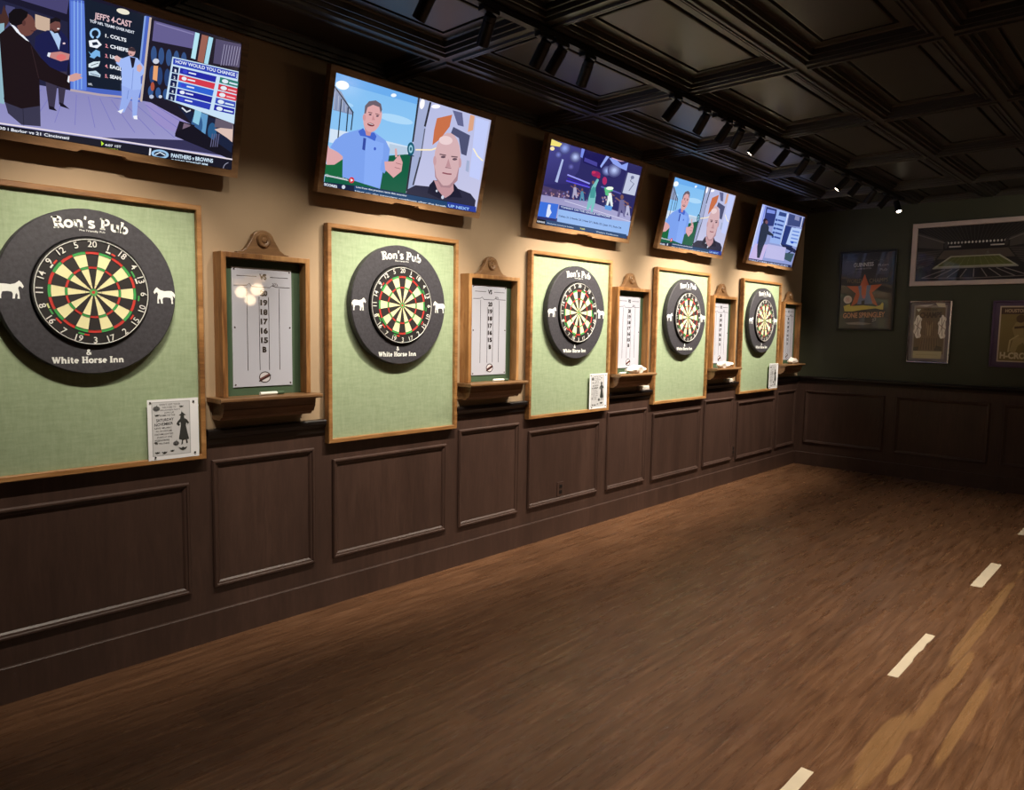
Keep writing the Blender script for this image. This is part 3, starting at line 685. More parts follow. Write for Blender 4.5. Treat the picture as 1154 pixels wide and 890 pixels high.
        A.poly([(536, 258), (568, 246), (604, 256), (636, 296), (634, 326), (620, 340), (622, 396), (588, 400), (536, 378), (532, 300), (508, 278), (514, 262)], (158, 182, 240)); A.poly([(570, 250), (596, 256), (588, 296), (580, 302)], (30, 26, 40)); A.line([(586, 306), (580, 396)], 3, (122, 144, 210))
        A.ell(578, 228, 16, 20, (206, 160, 156)); A.poly([(562, 222), (566, 210), (586, 208), (596, 222), (590, 228)], (60, 46, 52)); A.line([(568, 238), (578, 240)], 4, (70, 50, 54)); A.poly([(500, 250), (512, 244), (530, 256), (522, 276), (506, 270)], (214, 170, 166)); A.poly([(602, 290), (616, 282), (628, 300), (616, 320), (602, 312)], (210, 166, 162))
        # tickers
        A.poly([(-290, 505), (740, 668), (1044, 716), (1042, 770), (-290, 535)], (22, 22, 36)); A.line([(-290, 500), (450, 615), (740, 664), (1044, 718)], 6, (226, 214, 222)); A.poly([(-60, 560), (305, 600), (302, 622), (-60, 580)], (48, 48, 66))
        A.text('20 | Baylor vs 21 Cincinnati', (-8, 572), (302, 620), 13, (236, 238, 245), .015); A.text('4:07 1ST', (462, 650), (536, 660), 10, (226, 230, 240), .02); A.poly([(445, 628), (458, 640), (447, 650)], (190, 230, 60)); A.text('ESPNU', (462, 668), (520, 676), 10, (200, 226, 60), .03)
        A.poly([(664, 662), (672, 664), (668, 706), (661, 704)], (226, 230, 240)); A.ell(712, 690, 40, 20, (150, 190, 226), 8); A.ell(712, 690, 28, 12, (28, 34, 56), 8); A.line([(690, 692), (712, 682), (736, 696)], 5, (210, 226, 240))
        A.text('PANTHERS v BROWNS', (762, 704), (954, 732), 17, (206, 226, 244), .03); A.text('SUNDAY TONIGHT 8PM', (764, 722), (930, 746), 10, (206, 226, 244), .03); A.line(arc(1030, 760, 28, 180, 260, 8), 3, (150, 150, 170))
    elif kind == 'interview':
        q = [(178, 94), (956, 345), (884, 800), (112, 656)]
        A = Art(rect, quad_map(q), y=-.0035)
        A.poly([(178, 92), (592, 222), (528, 738), (112, 658)], (120, 182, 236), (156, 204, 240))
        A.poly([(178, 92), (592, 222), (588, 260), (176, 140)], (104, 168, 232)); A.ell(480, 330, 90, 20, (170, 212, 244), 14); A.ell(220, 250, 50, 12, (160, 206, 244), 14)
        A.poly([(150, 372), (270, 396), (440, 440), (556, 470), (550, 520), (440, 500), (146, 440)], (206, 222, 240)); A.poly([(450, 452), (540, 472), (536, 520), (446, 500)], (180, 200, 222))
        A.poly([(140, 500), (290, 520), (560, 505), (532, 738), (118, 656)], (20, 92, 66)); A.poly([(126, 550), (212, 520), (212, 612), (118, 600)], (24, 100, 60)); A.line([(140, 520), (214, 510)], 3, (160, 200, 190))
        A.poly([(172, 165), (206, 190), (266, 296), (262, 306), (165, 280)], (128, 142, 176)); A.line([(172, 162), (268, 296)], 6, (34, 48, 66))
        for a, b in (((208, 226), (190, 424)), ((242, 268), (232, 388)), ((266, 292), (256, 382))): A.line([a, b], 6, (34, 48, 66))
        for k in range(5): A.line([(176+k*18, 188+k*22), (170+k*20, 276+k*5)], 3, (176, 184, 204))
        A.ell(212, 158, 34, 22, (236, 244, 250), 12); A.ell(470, 213, 14, 9, (236, 244, 250))  # left white oval: pendant bowl's reflection painted into the screen picture
        # man in light blue polo shirt
        sk = (216, 164, 166)
        A.poly([(148, 470), (210, 498), (222, 520), (172, 552), (132, 552), (130, 498)], sk); A.poly([(136, 448), (150, 476), (142, 500), (128, 500)], sk)
        A.poly([(220, 398), (300, 378), (372, 392), (430, 436), (452, 480), (440, 560), (424, 548), (402, 676), (212, 614), (214, 512), (192, 492), (150, 466), (176, 428)], (122, 158, 232)); A.poly([(330, 420), (420, 450), (415, 560), (402, 670), (320, 650)], (132, 168, 240))
        A.poly([(412, 530), (452, 548), (424, 600), (402, 580)], (122, 158, 232)); A.poly([(424, 540), (470, 540), (500, 508), (516, 546), (510, 590), (470, 622), (448, 600), (428, 582)], sk); A.line([(482, 548), (510, 556)], 3, (150, 100, 104)); A.line([(476, 570), (505, 578)], 3, (150, 100, 104)); A.poly([(476, 478), (486, 476), (490, 520), (478, 520)], sk)
        A.poly([(292, 388), (316, 372), (330, 392), (372, 396), (384, 414), (376, 438), (334, 416), (302, 410)], (66, 100, 200)); A.poly([(318, 420), (332, 424), (326, 484), (312, 478)], (52, 74, 158)); A.ell(376, 476, 6, 8, (60, 90, 190))
        A.poly([(318, 350), (368, 360), (352, 412), (332, 408)], (196, 142, 146)); A.ell(364, 318, 46, 76, sk, 10); A.ell(322, 320, 8, 16, (204, 148, 152)); A.poly([(322, 300), (326, 262), (346, 240), (380, 236), (406, 254), (412, 282), (404, 300), (398, 270), (366, 258), (338, 270), (330, 300)], (104, 92, 104))
        A.line([(342, 294), (362, 298)], 4, (110, 76, 80)); A.line([(378, 302), (398, 308)], 4, (110, 76, 80)); A.ell(352, 306, 7, 4, (80, 60, 76)); A.ell(388, 314, 7, 4, (80, 60, 76)); A.poly([(366, 308), (376, 334), (360, 334)], (196, 140, 144)); A.ell(355, 356, 18, 8, (120, 54, 62), 14); A.line([(344, 350), (366, 356)], 3, (232, 226, 230))
        # right-hand frame
        A.poly([(592, 222), (957, 345), (884, 808), (528, 738)], (178, 184, 222), (196, 196, 226)); A.poly([(598, 232), (652, 250), (600, 560), (566, 690), (540, 690)], (160, 170, 206)); A.poly([(880, 330), (946, 350), (900, 640), (850, 620)], (190, 200, 244))
        A.line([(596, 228), (566, 445)], 9, (46, 50, 60)); A.line([(560, 510), (536, 690)], 9, (46, 50, 60)); A.line([(654, 250), (626, 370)], 10, (46, 46, 58)); A.line([(604, 520), (568, 660)], 8, (60, 60, 72)); A.line([(626, 380), (606, 520)], 6, (96, 100, 120))
        A.ell(556, 480, 18, 34, (26, 90, 112)); A.ell(556, 480, 10, 20, (150, 200, 220)); A.ell(556, 480, 5, 10, (26, 90, 112)); A.line([(540, 508), (572, 516)], 5, (26, 60, 80))
        A.line([(580, 484), (660, 486), (722, 464)], 7, (250, 232, 190)); A.line([(868, 482), (890, 520), (916, 544)], 6, (250, 238, 200)); A.ell(612, 258, 12, 26, (250, 246, 250), 10); A.ell(680, 272, 22, 10, (250, 246, 250))  # pale yellow arc: ring light's reflection painted into the screen picture
        A.poly([(686, 330), (762, 314), (750, 372), (704, 432), (664, 462), (672, 390)], (196, 110, 72)); A.poly([(764, 292), (812, 305), (820, 374), (790, 366)], (96, 100, 140)); A.poly([(768, 374), (852, 418), (834, 518), (808, 508), (796, 430), (756, 404)], (76, 80, 112)); A.poly([(852, 316), (874, 322), (866, 392), (840, 400)], (214, 160, 130)); A.poly([(836, 540), (850, 544), (846, 600), (830, 592)], (160, 172, 204))
        A.poly([(528, 710), (540, 680), (580, 660), (650, 668), (670, 636), (770, 650), (792, 680), (856, 706), (882, 740), (874, 800), (528, 738)], (44, 44, 66)); A.poly([(668, 636), (770, 660), (772, 700), (730, 726), (684, 690)], (190, 146, 152)); A.poly([(650, 660), (672, 636), (690, 684), (726, 726), (700, 728), (640, 700)], (30, 30, 50)); A.poly([(770, 650), (800, 690), (814, 726), (760, 722), (740, 730), (772, 690)], (30, 30, 50))
        A.ell(738, 534, 66, 132, (208, 172, 176), 4); A.poly([(674, 560), (684, 620), (716, 664), (752, 664), (784, 620), (800, 560), (790, 640), (752, 676), (708, 672), (678, 620)], (168, 130, 138)); A.ell(676, 540, 8, 24, (196, 154, 160)); A.ell(802, 552, 7, 24, (196, 154, 160))
        A.line([(700, 508), (732, 514)], 6, (110, 84, 92)); A.line([(758, 520), (790, 524)], 6, (110, 84, 92)); A.ell(718, 522, 12, 6, (96, 74, 86)); A.ell(776, 534, 12, 6, (96, 74, 86)); A.poly([(744, 530), (756, 572), (730, 572)], (186, 142, 148)); A.line([(728, 574), (758, 578)], 4, (140, 100, 108)); A.line([(714, 600), (738, 606), (760, 608)], 7, (140, 82, 92)); A.ell(730, 440, 34, 22, (230, 204, 206), 6)
        A.ell(716, 722, 7, 9, (200, 206, 224)); A.ell(686, 690, 5, 6, (200, 206, 224))
        # ticker
        A.poly([(114, 636), (404, 676), (880, 770), (884, 804), (112, 660)], (24, 34, 62)); A.poly([(270, 655), (540, 706), (740, 745), (738, 778), (270, 686)], (30, 66, 106)); A.poly([(740, 745), (884, 772), (882, 806), (738, 778)], (40, 60, 150))
        A.text('SCORES', (118, 654), (184, 668), 12, (230, 236, 245), .03); A.line([(120, 604), (240, 632)], 3, (220, 220, 230)); A.text('@interviewlive', (124, 606), (236, 630), 9, (220, 226, 235), .01); A.ell(257, 630, 14, 15, (206, 50, 66)); A.poly([(252, 622), (266, 631), (252, 638)], (240, 240, 245)); A.ell(216, 664, 9, 10, (200, 206, 220))
        A.text('Live from the practice range this morning', (280, 668), (535, 716), 8, (220, 228, 240), .02); A.text('Next up: the interview continues after the break', (274, 688), (735, 772), 8, (220, 228, 240), .02); A.text('UP NEXT', (744, 770), (850, 790), 13, (150, 190, 240), .03)
    elif kind == 'game':
        q = [(200, 104), (843, 304), (752, 812), (94, 702)]
        A = Art(rect, quad_map(q), y=-.0035)
        A.poly([(200, 104), (843, 304), (752, 812), (94, 702)], (44, 42, 96)); A.poly([(200, 110), (430, 180), (400, 330), (330, 420), (120, 420)], (70, 70, 140), (50, 46, 104))
        for x, y, r, c in ((300, 170, 20, (150, 170, 240)), (375, 232, 18, (190, 205, 250)), (255, 215, 12, (120, 130, 210)), (600, 330, 16, (170, 190, 250)), (650, 326, 22, (190, 205, 250)), (345, 300, 10, (110, 110, 190))):
            for q in (2.2, 1.7, 1.25, .85, .5): A.ell(x, y, r*q, r*q, tuple(int(58+(c[w]-58)*(1.15-q/2.2)) if w < 2 else int(110+(c[w]-110)*(1.15-q/2.2)) for w in range(3)))
        A.poly([(204, 106), (280, 138), (262, 160), (196, 150)], (236, 220, 120)); A.ell(210, 172, 16, 14, (246, 226, 170)); A.poly([(280, 246), (292, 250), (250, 412), (232, 404)], (170, 182, 226))
        A.poly([(424, 172), (560, 210), (600, 226), (556, 320), (430, 270)], (28, 24, 84)); A.poly([(440, 236), (530, 272), (528, 300), (436, 262)], (70, 66, 150)); A.poly([(418, 172), (440, 180), (424, 240), (410, 230)], (120, 140, 230)); A.poly([(592, 224), (612, 232), (556, 310), (550, 296)], (150, 170, 240)); A.poly([(612, 240), (660, 250), (700, 290), (745, 270), (735, 330), (690, 310), (640, 280)], (140, 160, 236)); A.line([(630, 240), (690, 262), (720, 252)], 6, (210, 170, 200))
        for a, b, c in (((320, 356), (480, 420), (150, 150, 240)), ((312, 398), (480, 446), (90, 80, 220)), ((320, 380), (470, 432), (50, 34, 150)), ((560, 440), (700, 490), (90, 90, 170))): A.line([a, b], 10, c)
        A.ell(522, 352, 32, 20, (150, 34, 90), 10); A.ell(584, 400, 16, 28, (170, 44, 100)); A.ell(540, 372, 12, 10, (176, 40, 76)); A.ell(506, 340, 14, 10, (196, 50, 90))
        A.poly([(140, 430), (240, 460), (330, 480), (330, 530), (130, 500)], (74, 60, 96))
        rr = random.Random(4)
        for k in range(60):
            x = rr.uniform(140, 700); y = rr.uniform(455, 500)+(x-140)*.12; A.ell(x, y, 6, 8, rr.choice([(150, 110, 120), (90, 70, 120), (180, 150, 170), (60, 50, 90), (120, 120, 180)]), n=8)
        A.poly([(132, 498), (330, 530), (480, 545), (772, 650), (760, 770), (112, 640)], (150, 146, 190), (176, 176, 214)); A.line([(300, 540), (780, 690)], 4, (210, 210, 235))
        # players
        def player(x, y, s, c, l=1):
            A.poly([(x-8*s, y-30*s), (x+8*s, y-30*s), (x+12*s, y), (x+16*s, y+34*s), (x+8*s, y+34*s), (x, y+6*s), (x-8*s, y+34*s), (x-16*s, y+32*s), (x-10*s, y)], c); A.ell(x, y-40*s, 6*s, 9*s, (120, 84, 84)); A.line([(x-7*s, y-26*s), (x-24*s, y-38*s*l)], 5*s, (130, 94, 96)); A.line([(x+7*s, y-26*s), (x+22*s, y-16*s)], 5*s, (130, 94, 96))
        player(372, 480, 1.2, (170, 166, 196)); player(424, 506, 1.1, (80, 140, 170)); player(620, 530, 1.5, (226, 236, 236)); player(706, 590, 1.9, (110, 106, 150)); player(748, 610, 1.2, (180, 180, 210))
        A.poly([(528, 384), (540, 392), (516, 452), (522, 490), (516, 560), (500, 624), (488, 622), (492, 560), (470, 606), (456, 600), (470, 520), (492, 440)], (120, 190, 190)); A.poly([(500, 440), (520, 450), (514, 520), (480, 520), (482, 470)], (70, 150, 150)); A.ell(500, 410, 9, 12, (120, 84, 84))
        A.poly([(580, 446), (640, 446), (640, 470), (610, 480), (612, 506), (590, 500)], (90, 190, 130)); A.ell(618, 452, 26, 12, (236, 246, 230)); A.poly([(588, 570), (640, 580), (632, 612), (586, 600)], (90, 150, 220))
        A.poly([(742, 342), (824, 362), (794, 504), (708, 484)], (190, 196, 220)); A.line([(776, 372), (760, 400), (786, 420), (752, 470)], 5, (90, 96, 130)); A.ell(774, 376, 12, 12, (110, 116, 150))
        # score strips
        A.poly([(124, 546), (256, 566), (238, 672), (98, 650)], (60, 110, 214)); A.poly([(182, 566), (200, 570), (196, 600), (206, 626), (184, 662), (166, 654), (172, 610)], (214, 224, 246))
        A.poly([(262, 570), (632, 652), (636, 672), (258, 600)], (36, 56, 128)); A.text('TONIGHT ON THE LEAGUE NETWORK', (272, 590), (628, 662), 12, (214, 224, 246), .02)
        A.poly([(254, 600), (640, 676), (770, 690), (756, 790), (246, 690)], (146, 182, 236)); A.text('Celtics 21 | Hawks 25 | Heat 27 | Bulls 22 | Jazz 19 | Suns 24', (258, 654), (706, 740), 13, (34, 46, 96), .02)
        A.poly([(98, 668), (240, 690), (744, 780), (744, 812), (94, 704)], (40, 70, 112)); A.poly([(98, 668), (166, 680), (162, 714), (94, 702)], (20, 22, 36)); A.text('LEAGUE', (102, 694), (158, 704), 11, (230, 234, 245), .03)
        A.text('Pregame coverage begins', (176, 706), (366, 738), 9, (190, 206, 226), .02); A.text('7:00', (412, 744), (448, 750), 10, (226, 220, 120), .03); A.text('Western Conference', (528, 766), (686, 794), 10, (190, 206, 226), .02)
    else:   # second view of the studio programme
        q = [(772, 280), (1050, 350), (952, 697), (668, 650)]
        A = Art(rect, quad_map(q), y=-.0035)
        A.poly([(772, 280), (1052, 350), (952, 700), (668, 652)], (140, 152, 206)); A.poly([(772, 280), (800, 288), (720, 650), (668, 650)], (170, 184, 240)); A.line([(796, 290), (730, 560)], 6, (110, 130, 226)); A.line([(776, 300), (700, 560)], 5, (214, 220, 250))
        A.poly([(800, 296), (866, 310), (850, 420), (776, 420)], (44, 56, 116)); A.poly([(806, 310), (856, 320), (852, 340), (800, 334)], (120, 140, 220))
        A.poly([(870, 310), (940, 326), (886, 542), (812, 530)], (150, 176, 232)); A.poly([(884, 322), (930, 332), (924, 356), (876, 348)], (50, 70, 130)); A.line([(940, 330), (884, 545)], 6, (214, 224, 250))
        for k in range(5): A.line([(872-k*7, 378+k*28), (912-k*7, 388+k*28)], 11, (54, 76, 150)); A.ell(862-k*7, 378+k*28, 8, 8, (54, 76, 150))
        A.poly([(946, 332), (1050, 356), (1034, 420), (930, 410)], (62, 74, 124)); A.poly([(986, 342), (1016, 350), (1010, 378), (980, 370)], (136, 140, 180)); A.line([(1036, 350), (1020, 420)], 8, (190, 196, 230))
        A.poly([(920, 410), (990, 424), (960, 560), (884, 540)], (40, 56, 120)); A.poly([(960, 422), (1030, 432), (996, 556), (920, 536)], (176, 198, 240))
        for k in range(4): A.line([(966-k*6, 446+k*24), (1012-k*6, 454+k*24)], 10, (110, 140, 214)); 
        A.ell(962, 524, 10, 8, (40, 80, 190)); A.poly([(884, 536), (960, 556), (1000, 580), (990, 600), (900, 560)], (34, 40, 74)); A.line([(900, 620), (980, 570)], 8, (44, 50, 84)); A.poly([(912, 596), (975, 600), (950, 660), (905, 640)], (60, 84, 96))
        A.poly([(800, 540), (920, 560), (904, 652), (776, 632)], (184, 182, 226)); A.poly([(720, 540), (800, 545), (760, 650), (668, 648)], (196, 180, 226))
        A.poly([(776, 398), (800, 402), (812, 430), (808, 452), (840, 476), (838, 488), (800, 478), (788, 520), (770, 560), (744, 636), (728, 634), (732, 560), (750, 470), (760, 424)], (44, 52, 72)); A.ell(790, 390, 15, 18, (40, 30, 44)); A.ell(797, 396, 9, 12, (120, 86, 100))
        A.poly([(668, 636), (952, 680), (950, 700), (664, 656)], (36, 44, 84)); A.text('HALFTIME HEADLINES', (680, 652), (930, 692), 9, (190, 200, 236), .02)
    A.edge = (12, 12, 14)
    return A
def make_tv(kind, x0, W):
    t = empty('television', (x0, -.097, 2.31), rx=TILT)
    tv_art(kind, W).build('screen', M_screen, t, thick=.008)
    # wooden frame with the shallow notch in its lower rail
    cx = W/2; fb = B; m = MB()
    outer = [(0, 0), (cx-.10, 0), (cx-.085, .011), (cx+.085, .011), (cx+.10, 0), (W, 0)]
    m.prism(outer+[(W-fb, fb), (fb, fb)], -.012, .03, 'y')
    m.prism([(0, 0), (fb, fb), (fb, TH-fb), (0, TH)], -.012, .03, 'y'); m.prism([(W, 0), (W, TH), (W-fb, TH-fb), (W-fb, fb)], -.012, .03, 'y'); m.prism([(0, TH), (fb, TH-fb), (W-fb, TH-fb), (W, TH)], -.012, .03, 'y')
    m.build('frame', M_tvwood, t)
    MB().box(.03, W-.03, .006, .045, .03, TH-.03).build('housing', M_black, t)
    k = MB(); k.box(cx-.25, cx-.21, .0455, .062, .16, .50); k.box(cx+.21, cx+.25, .0455, .062, .16, .50); k.box(cx-.25, cx+.25, .062, .07, .28, .34); k.box(cx-.05, cx+.05, .07, .145, .25, .36)
    k.build('wall_bracket', M_black, t)
    return t
TVS = [('studio', .545, 1.195, 'wood framed television nearest the camera, showing three presenters in a sports studio'),
       ('interview', 2.182, 1.198, 'large wood framed television second from the camera, man in blue polo beside bald man'),
       ('game', 3.897, 1.192, 'wood framed television showing a basketball arena with score strips, middle one of five'),
       ('interview', 5.515, 1.185, 'wood framed television with the pale split-screen interview, fourth from the camera'),
       ('studio_wide', 7.215, 1.175, 'wood framed television farthest from the camera, above the farthest backboard')]
for k, x, w, lab in TVS:
    tag(make_tv(k, x, w), lab, 'television', 'tilted televisions along the wall')

# ------------------------------------------------------------------ ceiling track and lights
YT = -1.2
tr = empty('lighting_track', (4.6, YT, ZC-.0105))
MB().box(-4.4, 3.9, -.018, .018, -.028, 0).build('rail', M_black, tr)
MB().box(-4.4, 3.9, .020, .028, -.02, 0).build('conduit', M_black, tr)
MB().box(-.19, -.11, -.02, .02, -.05, -.0285).build('feed_box', M_black, tr)
tag(tr, 'long black lighting track under the dark ceiling panels, carrying the spot heads', 'light track')
def make_head():
    t = empty('track_light', (0, 0, 0))       # origin on the track underside
    MB().box(-.05, .05, -.019, .019, -.02, -.0005).build('adapter', M_black, t, bevel=.003)
    MB().tube([(0, 0, -.0205), (0, 0, -.05)], .008, 10).build('stem', M_black, t)
    return t
def spot_head(x, aim, power, label, y=YT, z=None, length=.13, cone=76):
    z = z if z is not None else ZC-.0390
    t = make_head(); t.location = (x, y, z)
    piv = Vector((0, 0, -.056)); tgt = Vector(aim)-Vector((x, y, z)); d = (tgt-piv).normalized()
    q = d.to_track_quat('-Z', 'Y').to_euler()
    h = MB().lathe([(0, .030), (.024, .030), (.027, .026), (.027, .005), (.029, .003), (.029, -length+.030), (.026, -length+.030), (.025, -length+.037), (0, -length+.041)], 24, 'z').build('lamp_head', M_black, t, piv)
    h.rotation_euler = q
    ln = MB().lathe([(0, -length+.0402), (.023, -length+.0355)], 20, 'z').build('lens', M_lens, h)
    L = bpy.data.lights.new('spot', 'SPOT'); L.energy = power; L.color = SPOT_COL; L.spot_size = R(cone); L.spot_blend = .85; L.shadow_soft_size = .016
    lo = bpy.data.objects.new('light_source', L); C.objects.link(lo); lo.parent = h; lo.location = (0, 0, -length+.030-.004)
    return tag(t, label, 'track light', 'black spot heads on the ceiling track')
def b(i, dz=0): return (bull_x[i], -.03, 1.46+dz)
def s(i): return (SBX[i][0]+.24, -.05, 1.46)
W = SPOT_W
off = 'black track light outside the picture, aimed at the nearest %s'
spot_head(.95, b(0), W*.6, off % 'dartboard from its left', cone=62); spot_head(1.22, b(0), W*.6, off % 'dartboard from its right', cone=62); spot_head(1.62, s(0), W*.2, off % 'scoreboard', cone=62)
heads = [(2.02, s(0), .3), (2.36, b(1), .4), (2.73, b(1), .8), (2.85, b(1), .8), (3.07, s(1), .4), (3.93, s(1), .25), (4.28, b(2), 1.1), (4.58, b(2), 1.1), (4.76, s(2), .4), (5.07, b(2), .5), (5.5, s(2), .3), (5.88, b(3), 1.25), (6.22, b(3), 1.25), (6.79, b(3), .6), (7.1, s(3), .5), (7.55, b(4), 1.4), (7.95, b(4), 1.2), (8.3, (7.0, -2.4, 0), .25)]
names = ['leftmost black track light in the picture, cut by the top edge', 'second black track light from the left, hanging alone over the second television',
         'left one of three black track lights clustered between second and middle televisions', 'centre one of three black track lights clustered between second and middle televisions', 'right one of three black track lights clustered between second and middle televisions',
         'black track light hanging alone just right of the cluster of three', 'black track light second after the cluster of three, left of the close pair', 'left head of the close pair of black track lights', 'right head of the close pair of black track lights',
         'black track light with the bright glowing lens, right of the close pair', 'black track light just beyond the one with the glowing lens', 'second black track light beyond the one with the glowing lens', 'third black track light beyond the one with the glowing lens',
         'black track light with a small bright lens deep in the far end of the row', 'black track light just behind the small far bright lens', 'second black track light behind the small far bright lens', 'third black track light behind the small far bright lens', 'black track light with bright lens at the far end, before the dark green wall']
for (x, a, k), n in zip(heads, names): spot_head(x, a, W*k, n, cone=66 if x < 3.5 else 76)
added_track = empty('lighting_track', (4.0, -3.98, ZC-.0105))  # unseen track, added to carry extra heads that brighten the floor
MB().box(-3.2, 3.2, -.018, .018, -.028, 0).build('rail', M_black, added_track)
tag(added_track, 'added second black lighting track above the throwing area, outside the picture', 'light track')
for x, n, k in ((1.9, 'nearest the camera', .75), (3.6, 'in the middle of it', 1.0), (5.4, 'toward the far wall', .7)):
    spot_head(x, (x+.3, -2.8, 0), FLOOR_FILL_W*k, 'added black track light on the second track, ' + n, y=-3.98, cone=88)
spot_head(6.9, (XF, -1.75, 2.45), 40, 'added black track light on the second track turned to the framed pictures', y=-3.98, cone=50)  # extra unseen head, added to brighten the far wall

# ------------------------------------------------------------------ framed pictures on the far wall
def far_frame(name, ya, yb, z0, z1, prof, fm, label, art, am, cat='picture', inset=.02, face=-.012):
    t = empty(name, (XF, ya, z0), rz=R(-90)); Wd = ya-yb; H = z1-z0
    MB().ring(0, Wd, 0, H, prof).build('frame', fm, t)
    A = Art((inset, Wd-inset, inset, H-inset), art[0], y=face); art[1](A); A.edge = (30, 30, 30)
    A.build('print', am, t, thick=.006)
    return tag(t, label, cat)
def star_art(A):
    A.poly([(100, 90), (610, 90), (590, 775), (90, 770)], (30, 31, 32))
    A.poly([(130, 140), (585, 140), (575, 750), (120, 745)], (38, 38, 39))
    wh = (205, 205, 205); g = (150, 150, 150)
    A.text('GUINNESS', (222, 222), (408, 214), 34, wh, .02); A.text('HERE IN HOUSTON', (240, 246), (388, 240), 12, g, .02)
    A.text('Ron', (450, 220), (545, 214), 22, g); A.text('Pub', (468, 262), (535, 258), 24, g)
    for x0, y0, x1 in ((150, 170, 230), (320, 165, 500)): A.line([(x0+k*(x1-x0)/8, y0+(-6 if k % 2 else 6)) for k in range(9)], 4, (84, 84, 84))
    A.line([(165, 290), (230, 262), (300, 268)], 4, (80, 78, 80))
    A.text('WORLD', (162, 362), (302, 362), 36, (122, 112, 84), .0); A.text('CHAMPS', (374, 362), (545, 355), 36, (122, 112, 84), .0)
    A.poly([(330, 285), (372, 385), (492, 378), (402, 450), (462, 572), (330, 500), (208, 572), (252, 455), (162, 388), (288, 390)], (196, 96, 56))
    A.poly([(272, 392), (302, 384), (306, 470), (346, 470), (352, 384), (392, 384), (378, 450), (412, 548), (264, 552), (288, 470)], (104, 116, 150)); A.poly([(308, 470), (346, 470), (340, 500), (316, 500)], (188, 100, 96)); A.poly([(308, 520), (338, 515), (336, 550), (306, 550)], (24, 24, 24))
    A.ell(178, 508, 40, 36, (214, 196, 184)); A.ell(178, 508, 26, 22, (206, 180, 168)); A.line(arc(150, 508, 24, -50, 50, 6), 3, (180, 90, 80)); A.line(arc(206, 508, 24, 130, 230, 6), 3, (180, 90, 80))
    A.poly([(140, 566), (200, 548), (205, 566), (320, 560), (440, 572), (480, 560), (500, 535), (512, 545), (510, 600), (484, 598), (440, 588), (320, 600), (220, 614), (150, 612)], (206, 188, 84))
    A.text('GONE SPRINGLEY', (138, 672), (528, 662), 44, (196, 140, 104), .03); A.text('22', (410, 708), (450, 690), 26, (170, 160, 150), .02)
    A.poly([(160, 714), (290, 706), (420, 722), (330, 732), (190, 728)], (120, 112, 108))
def field_art(A):
    A.poly([(0, 0), (200, 0), (200, 100), (0, 100)], (34, 30, 28))
    rr = random.Random(2)
    for k in range(26):
        x = k*8; A.line([(x, 0), (100+(x-100)*.42, 36)], 1.2, (62, 56, 54))
    A.poly([(0, 8), (46, 26), (46, 42), (0, 36)], (74, 68, 64)); A.poly([(200, 8), (154, 26), (154, 42), (200, 36)], (74, 68, 64)); A.line([(0, 12), (48, 30)], 2, (110, 104, 100)); A.line([(200, 12), (152, 30)], 2, (110, 104, 100))
    A.poly([(50, 28), (150, 28), (152, 44), (48, 44)], (26, 20, 20))
    for k in range(17): A.ell(54+k*5.8, 31, 1.8, 2.2, (206, 200, 196), n=8)
    A.line([(56, 38), (76, 38)], 2.5, (196, 188, 182)); A.line([(124, 38), (146, 38)], 2.5, (196, 188, 182)); A.ell(51, 34, 3, 7, (60, 54, 52)); A.ell(149, 34, 3, 7, (60, 54, 52))
    A.poly([(48, 44), (152, 44), (164, 60), (36, 60)], (84, 74, 66)); A.poly([(0, 44), (46, 44), (20, 74), (0, 76)], (54, 48, 46)); A.poly([(200, 44), (154, 44), (180, 74), (200, 76)], (54, 48, 46))
    for k in range(7): A.line([(0, 46+k*5), (46-k*3, 44+k*4)], .9, (82, 74, 70)); A.line([(200, 46+k*5), (154+k*3, 44+k*4)], .9, (82, 74, 70))
    A.poly([(60, 55), (140, 55), (170, 76), (30, 76)], (160, 158, 140)); A.poly([(62, 57), (138, 57), (162, 73), (38, 73)], (92, 96, 48))
    for k in range(1, 10): A.line([(62+k*7.6, 57), (38+k*12.4, 73)], .4, (134, 140, 96))
    A.poly([(30, 78), (170, 78), (200, 100), (0, 100)], (30, 26, 28))
    for k in range(-4, 5): A.line([(100+k*12, 79), (100+k*22, 94)], 1.6, (126, 118, 118))
    A.line([(14, 94), (100, 96), (186, 94)], 1.6, (110, 102, 102)); A.line([(30, 77), (170, 77)], 1.4, (150, 144, 140))
